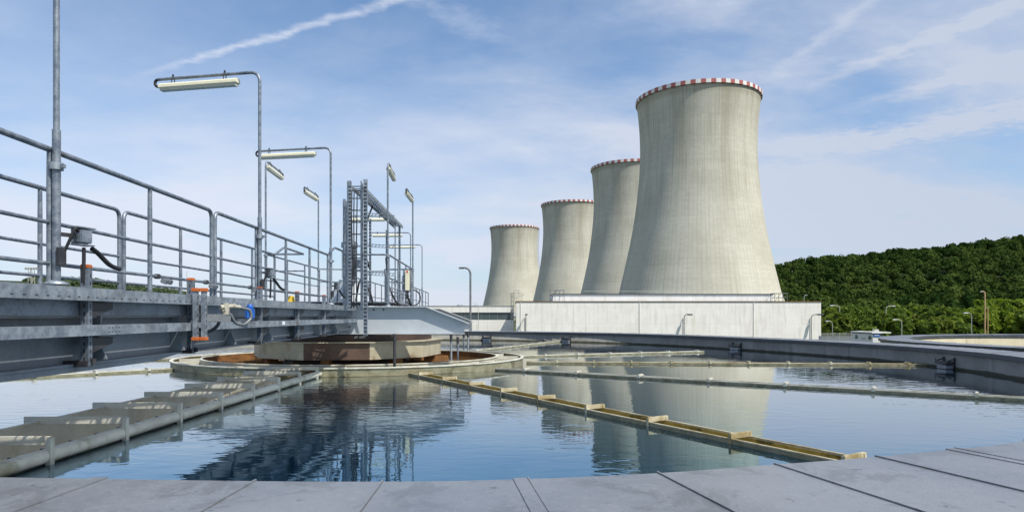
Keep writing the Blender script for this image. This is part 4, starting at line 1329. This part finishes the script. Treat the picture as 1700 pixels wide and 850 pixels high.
# little clamp lights on the lowest rail
for y, lab in ((-12.3, 'small dark clamp lamp on the lowest rail, second post from the left'), (-11.1, 'small dark clamp lamp on the lowest rail at the gap between railing sections'), (-9.6, 'small dark clamp lamp on the lowest rail beside the second lamp post')):
    c = bw_(.565, y, RT - .90)
    t = thing('clamp_lamp', lab, 'clamp lamp', c, BRZ, 'clamp lamps on the lowest rail')
    b = MB(); b.box((.0, 0, 0), (.05, .06, .05), bevel=.006); b.tube([(0, -.03, 0), (0, .3, -.02)], .009, 6); b.build('clamp', M['chip'], t)
    for k in range(2):
        b = MB(); b.box((.03, .10 + .09 * k, -.045), (.06, .07, .05), Matrix.Rotation(R(25), 3, 'Y'), bevel=.006); b.build('lamp_body', M['girder'], t)


# transverse cross beams through the centre
def cross_beam(yc, label):
    t = thing('cross_beam', label, 'beam', bw_(0, yc), BRZ, 'cross beams at the bridge centre')
    z0, z1 = .97, 1.66; xe = 3.42; xt = 2.45; zt = 1.29
    b = MB(); poly = [(-xe, z0 + .02), (xe, z0 + .02), (xe, zt), (xt, z1 - .02), (-xt, z1 - .02), (-xe, zt)]
    b.prism(poly, -.008, .008, 'y'); b.build('web', M['paint_grey'], t)
    b = MB(); b.box((0, 0, z0 + .01), (2 * xe, .30, .02)); b.build('bottom_flange', M['paint_grey'], t)
    b = MB(); b.box((0, 0, z1 - .008), (2 * xt, .30, .02))
    for s_ in (-1, 1):
        vs = [(s_ * xt, y, z1 + dz) for y in (-.15, .15) for dz in (-.018, .002)] + [(s_ * (xe + .12), y, zt - .05 + dz) for y in (-.15, .15) for dz in (-.018, .002)]
        b.add(vs, [(0, 1, 3, 2), (4, 6, 7, 5), (0, 4, 5, 1), (2, 3, 7, 6), (0, 2, 6, 4), (1, 5, 7, 3)])
    b.build('top_flange', M['paint_grey'], t)
    b = MB()
    for x, z in ((.55, 1.15), (.55, 1.5), (.95, 1.15), (1.15, 1.58), (1.4, 1.58)):
        b.tube([(x, -.03, z), (x, -.005, z)], .022, 8)
    b.build('bolt', M['chip'], t)
    return t


cross_beam(-2.62, 'nearer of the two grey steel cross beams with sloping ends, above the hub')
cross_beam(2.4, 'farther of the two grey steel cross beams, its sloping tip just behind the nearer one')


# ------------------------------------------------------------------ strip-lamp posts on the bridge
def strip_lamp(loc, rz, H, arm, label, box=True, clamp_h=.93):
    """pole bent over into an arm with a hooked end, strip fitting hung under it; arm along local +x"""
    t = thing('strip_lamp_post', label, 'lamp post', loc, rz, 'strip lamps on the bridge')
    r = .027
    b = MB(); b.tube([(0, 0, 0), (0, 0, H * .36)], r * 1.15, 12); b.tube(rounded([(0, 0, H * .35), (0, 0, H), (arm, 0, H)], .16, 8), r * .86, 12)
    b.build('pole', M['pipe'], t)
    b = MB(); b.tube([(arm + .055 * math.sin(a), 0, H - .055 + .055 * math.cos(a)) for a in [i * math.pi / 8 for i in range(9)]] + [(arm - .06, 0, H - .11)], .021, 8); b.build('hooked_conduit', M['black'], t)
    x0 = arm - 1.36
    b = MB()
    prof = [(-.055, .035), (-.06, -.005), (.06, -.005), (.055, .035), (.03, .06), (-.03, .06)]
    b.prism(prof, x0, x0 + 1.32, 'x'); b.v = [(p[0], p[1], p[2] + H - .135) for p in b.v]
    ft = b.build('strip_fitting', M['cream'], t)
    b = MB(); b.prism([(-.055, -.006), (-.04, -.05), (.04, -.05), (.055, -.006)], x0 + .02, x0 + 1.30, 'x'); b.v = [(p[0], p[1], p[2] + H - .135) for p in b.v]; b.build('diffuser', M['lens'], ft)
    for xx in (x0 + .22, x0 + 1.1):
        b = MB(); b.tube([(xx, -.03, H - .075), (xx, -.034, H + .01), (xx, 0, H + .034), (xx, .034, H + .01), (xx, .03, H - .075)], .007, 6); b.box((xx, 0, H + .045), (.02, .02, .03)); b.build('clip', M['chip'], t)
    b = MB(); b.lathe([(.05, clamp_h - .028), (.05, clamp_h + .028)], n=14); b.bar((-.075, 0, clamp_h), (.075, 0, clamp_h), .03, .03); b.build('clamp', M['galv'], t)
    b = MB(); b.lathe([(.085, 0), (.085, .014), (.045, .03)], n=16); b.build('base_plate', M['galv'], t)
    if box:
        zj = .40
        b = MB(); b.box((-.02, -.20, zj), (.012, .16, .13)); b.box((-.055, -.20, zj), (.07, .12, .11), bevel=.008); b.box((-.045, -.20, zj + .07), (.10, .18, .010)); b.box((-.045, -.20, zj - .07), (.09, .16, .010))
        bx_ = b.build('junction_box', M['galv'], t)
        b = MB(); b.tube(rounded([(-.06, -.28, zj - .09), (-.06, -.34, zj - .12), (-.07, -.46, zj - .22), (-.06, -.58, zj - .24)], .06), .020, 8); b.tube([(-.06, -.2, zj - .09), (-.06, -.2, zj - .2), (-.05, -.2, .02)], .014, 8); b.tube(rounded([(-.02, -.02, .2), (-.12, -.06, .46), (-.08, -.12, zj + .03)], .08), .012, 6); b.build('cable', M['black'], bx_)
        b = MB(); b.box((-.045, .0, .22), (.02, .075, .14)); b.build('bracket_plate', M['chip'], bx_)
        b = MB(); b.bar((0, 0, zj), (-.03, -.16, zj), .03, .03); b.build('bracket', M['chip'], bx_)
    return t


PB = 1.676
for i, (y, lab) in enumerate(((-14.0, 'nearest strip lamp post at the far left, its top out of the picture'), (-9.35, 'strip lamp post with the largest visible lamp, high above the left railing'), (-4.9, 'strip lamp post with a level arm on the near railing, left of the cable frame'),
                              (5.0, 'first of the three small level strip lamps seen through the cable frame'), (9.8, 'middle of the three small level strip lamps beyond the bridge centre'), (14.8, 'lowest and farthest small level strip lamp beyond the bridge centre'))):
    strip_lamp(bw_(.618, y, PB), BRZ + R(180 - (13 if i < 3 else 3)), 5.06 - PB, 1.72, lab, box=i < 3)
for (x, y, s_, lab) in ((-1.5, -2.7, 1, 'slanting-looking strip lamp leftmost of the four over the bridge centre'), (-1.45, 2.2, -1, 'slanting-looking strip lamp just left of the cable frame, second of the four over the centre'),
                        (1.5, -2.62, 1, 'tallest-looking strip lamp on a pole in front of the cable frame'), (1.56, 2.35, -1, 'strip lamp rightmost of the four over the bridge centre, tip to the left')):
    strip_lamp(bw_(x, y, 1.67), BRZ + R(90 * s_ + (2 if s_ > 0 else -1)), 5.27 - 1.67, 1.5, lab, box=False, clamp_h=1.25)

# ------------------------------------------------------------------ equipment at the bridge centre
t = thing('gear_motor', 'dark grey finned motor standing on a conical base at the bridge centre', 'motor', bw_(-.02, .1, 1.785), BRZ)
b = MB(); b.lathe([(.62, 0), (.62, .10), (.34, .48), (.30, .62), (.30, .68)], n=28); b.build('conical_base', M['paint_grey'], t)
b = MB(); b.lathe([(.19, .68), (.19, 1.62), (.15, 1.70)], n=24)
for k in range(14):
    b.lathe([(.225, .74 + .06 * k), (.225, .765 + .06 * k)], n=24)
b.build('motor_body', M['girder'], t)
b = MB(); b.lathe([(.235, 1.62), (.235, 1.76), (.18, 1.80)], n=24); b.build('fan_cover', M['galv_dark'], t)
b = MB(); b.box((.26, -.05, 1.15), (.14, .2, .24), bevel=.01); b.build('terminal_box', M['girder'], t)

t = thing('cable_frame', 'tall galvanised frame of cable ladders with a sloping-looking top ladder over the bridge centre', 'cable frame', bw_(0, 0), BRZ)


def ladder(pa, pb, side, w, name, step=.25, rail=(.03, .06)):
    """cable ladder from pa to pb, side = direction across"""
    pa, pb, sd_ = Vector(pa), Vector(pb), Vector(side).normalized(); b = MB(); L = (pb - pa).length; t_ = (pb - pa).normalized()
    up = t_.cross(sd_)
    for s_ in (-1, 1):
        b.bar(pa + sd_ * s_ * w / 2, pb + sd_ * s_ * w / 2, rail[0], rail[1], up)
    k = .1
    while k < L:
        b.bar(pa + t_ * k - sd_ * w / 2, pa + t_ * k + sd_ * w / 2, .03, .02, up); k += step
    return b.build(name, M['galv'], t)


LYn, LYf = -4.25, 2.5; LX = 1.02
ladder((LX - .02, LYn, 1.55), (LX - .02, LYn, 4.47), (1, 0, 0), .30, 'upright_ladder', .27)
ladder((LX + .04, LYn + .1, 4.33), (LX + .06, LYf, 4.33), (1, 0, 0), .26, 'top_ladder', .22, (.025, .09))


ladder((LX - .30, LYn + .35, 1.6), (LX - .30, LYn + .35, 4.1), (0, 1, 0), .26, 'upright_ladder', .27)


def strut(x, y, z0, z1, w=.055):
    b = MB()
    for dx in (-w / 2, w / 2): b.box((x + dx, y, (z0 + z1) / 2), (.005, w, z1 - z0))
    b.box((x, y + w / 2, (z0 + z1) / 2), (w, .005, z1 - z0)); k = z0 + .05
    while k < z1:
        b.box((x, y - w / 2 + .004, k), (w, .006, .035)); k += .085
    return b.build('slotted_post', M['galv'], t)


strut(LX + .24, LYn - .08, .98, 4.50, .075)
strut(LX - .12, LYn - .02, 1.6, 4.46, .06); strut(LX + .12, LYn + .12, 1.6, 4.44, .05); strut(LX + .09, LYf, 1.66, 4.40, .06); strut(LX - .28, LYf - .35, 1.66, 4.2, .045)
strut(.95, -2.0, 1.79, 3.95, .05)
for z in (3.02, 2.38, 3.72):
    b = MB(); x0, x1 = LX + .26, LX + .83
    b.bar((x0, LYn - .02, z + .03), (x1, LYn + .35, z + .03), .04, .012); b.bar((x0, LYn - .02, z - .03), (x1, LYn + .35, z - .03), .04, .012)
    for k in range(8):
        q = (k + .5) / 8; b.bar((x0 + (x1 - x0) * q - .02, LYn - .02 + .37 * q, z - .025), (x0 + (x1 - x0) * q + .02, LYn - .02 + .37 * q, z + .025), .02, .012)
    b.build('side_arm', M['galv_dark'], t)
b = MB()
for dx in (-.08, -.03, .04):
    b.tube([(LX + dx, LYn - .05, 1.6), (LX + dx * .6, LYn - .06, 2.6), (LX + dx, LYn - .05, 3.6), (LX + dx, LYn, 4.25), (LX + dx + .05, LYn + .6, 4.37), (LX + dx + .05, LYf - .4, 4.37)], .014, 6)
b.build('cable_bundle', M['black'], t)
b = MB()
b.tube(rounded([(1.0, -1.9, 4.3), (.86, -2.0, 3.9), (.86, -2.05, 2.9), (1.0, -2.4, 2.62), (1.1, -3.2, 2.75), (1.12, -4.1, 2.9)], .3), .022, 8)
b.tube(rounded([(.7, -2.6, 1.8), (.85, -2.9, 2.35), (1.1, -3.0, 2.1), (1.2, -3.0, 1.72)], .2), .025, 8)
b.tube(rounded([(1.42, -2.4, 2.9), (1.46, -2.3, 2.2), (1.6, -2.0, 1.8), (1.62, -1.2, 1.72), (1.6, .5, 1.72)], .3), .022, 8)
b.tube([(1.62 + .22 * math.sin(a), 1.9 + .1 * math.sin(a), 2.0 + .25 * math.cos(a)) for a in [i * math.pi / 10 for i in range(21)]], .022, 8)
b.tube(rounded([(1.56, .9, 2.3), (1.56, .95, 2.0), (1.6, 1.3, 1.75)], .2), .02, 8)
b.build('hanging_hose', M['black'], t)

c = bw_(1.60, .55, 2.18)
t = thing('cream_wall_box', 'upright narrow cream box fixed to a grey post at the platform railing', 'switch box', c, BRZ)
b = MB(); b.box((0, 0, .30), (.13, .09, .60), bevel=.012); b.build('case', M['cream'], t)
b = MB(); b.box((0, .07, .28), (.28, .04, .66)); b.box((-.14, .05, 0.0), (.05, .05, .9)); b.box((.14, .05, 0.0), (.05, .05, .9)); b.build('mounting_post', M['galv'], t)
b = MB(); b.tube([(0, -.01, 0), (.0, -.01, -.12), (.06, 0, -.3), (.14, 0, -.45)], .025, 8); b.box((0, -.03, -.2), (.07, .02, .12)); b.build('cable', M['black'], t)
b = MB(); b.box((0, -.045, .56), (.05, .01, .06)); b.build('sign_plate', M['red'], t)

# valve on its arm with hose, and blue part behind
t = thing('valve_arm', 'beige valve with a looped hose on a steel arm, held by an orange-capped bracket', 'valve', bw_(.80, -11.93, 0), BRZ)
for i, (x, y) in enumerate(((.0, 0), (.075, .04))):
    b = MB(); b.box((x, y, 1.44), (.045, .052, .52)); b.cur = 1
    for k in range(7): b.box((x + .023, y, 1.24 + .065 * k), (.003, .014, .035))
    st = b.build('slotted_upright', [M['galv'], M['chip']], t)
    for z in (1.715, 1.175):
        b = MB(); b.box((x, y, z), (.072, .075, .04), bevel=.006); b.build('end_cap', M['orange'], st)
b = MB(); b.bar((.05, .03, 1.405), (.235, .34, 1.405), .05, .085); b.build('arm', M['lamp_grey'], t)
b = MB(); b.box((.20, .30, 1.515), (.085, .08, .10), .9, bevel=.018); b.tube([(.21, .30, 1.44), (.21, .30, 1.575)], .036, 12); b.tube([(.17, .24, 1.525), (.26, .38, 1.54)], .027, 10); b.build('valve_body', M['beige'], t)
b = MB(); b.tube([(.255, .37, 1.54), (.31, .46, 1.53)], .022, 10); b.tube([(.262, .385, 1.54), (.272, .40, 1.54)], .033, 6); b.build('hose_coupling', M['beige'], t)
b = MB(); b.tube(rounded([(.30, .45, 1.53), (.38, .60, 1.50), (.39, .62, 1.40), (.34, .52, 1.315), (.28, .40, 1.34), (.25, .34, 1.44), (.23, .30, 1.46)], .08), .018, 10); b.build('hose', M['lamp_grey'], t)
b = MB(); b.tube(rounded([(.02, .05, 1.28), (.06, .2, 1.24), (.10, .35, 1.31), (.06, .5, 1.38)], .1), .02, 8); b.build('black_cable', M['black'], t)
t = thing('blue_pump', 'bright blue box behind the looped hose on the bridge side', 'pump', bw_(.83, -10.35, 1.36), BRZ)
b = MB(); b.box((0, 0, .10), (.12, .16, .16), R(18), bevel=.02); b.build('housing', M['blue'], t)
b = MB(); b.lathe([(.04, .175), (.04, .21), (.025, .225)], n=12); b.build('cap', M['blue'], t)
b = MB(); b.box((-.06, 0, .01), (.16, .16, .04)); b.build('bracket', M['galv_dark'], t)

t = thing('yellow_wedge', 'small yellow plastic wedge on the bridge edge behind the lowest rail', 'wedge', bw_(.55, -7.5, 1.62), BRZ)
b = MB(); b.add([(-.05, -.09, 0), (.05, -.09, 0), (.05, .09, 0), (-.05, .09, 0), (-.04, -.07, .15), (.04, -.07, .15), (.04, -.02, .16), (-.04, -.02, .16)], [(3, 2, 1, 0), (4, 5, 6, 7), (0, 1, 5, 4), (1, 2, 6, 5), (2, 3, 7, 6), (3, 0, 4, 7)]); b.build('body', M['yellow'], t)
b = MB(); b.box((0, 0, -.012), (.14, .24, .024)); b.build('base', M['chip'], t)

# ------------------------------------------------------------------ thin rods standing in the water round the hub
for px, py0, py1, Y, r, m, lab in ((655, 555, 612, 16.2, .036, M['chip'], 'black pole standing in front of the many-sided hub'),
                                (749, 556, 605, 17.4, .028, M['galv'], 'thin grey rod left of the pair beside the hub'),
                                (760, 560, 600, 18.2, .026, M['galv_dark'], 'thin dark rod right of the many-sided hub'),
                                (777, 551, 583, 22.6, .035, M['galv'], 'thin grey rod farthest right beyond the ring trough'),
                                (770, 553, 578, 24.0, .03, M['galv_dark'], 'thin faint rod behind the farther cross beam tip')):
    a = at(px, py0, Y)
    t = thing('level_rod', lab, 'rod', (a.x, Y, 0), 0, 'rods standing in the tank')
    b = MB(); b.tube([(0, 0, -.6), (0, 0, a.z)], r, 10); b.build('rod', m, t)
    b = MB(); b.lathe([(r * 1.35, a.z - .16), (r * 1.35, a.z + .012)], n=10); b.build('cap', M['chip'], t)
# grey drop pipe under the bridge at left of the hub
c = Vector((-7.45, 20.2))
t = thing('drop_pipe', 'stout grey pipe going down into the water under the bridge, left of the hub', 'pipe', (c.x, c.y, 0), BRZ)
b = MB(); b.tube([(0, 0, -.3), (0, 0, .34)], .13, 18); b.build('lower_pipe', M['beige'], t)
b = MB(); b.lathe([(.2, .34), (.2, .40), (.19, .42), (.18, .92), (.18, .98)], n=18); b.build('upper_pipe', M['galv'], t)
c = Vector((-6.35, 18.6))
t = thing('thin_drop_pipe', 'slim grey pipe beside the stout one under the bridge', 'pipe', (c.x, c.y, 0), BRZ)
b = MB(); b.tube([(0, 0, -.3), (0, 0, .5)], .05, 12); b.build('lower_pipe', M['galv_dark'], t)
b = MB(); b.tube([(0, 0, .3), (0, 0, 1.0)], .10, 12); b.build('sleeve', M['galv'], t)
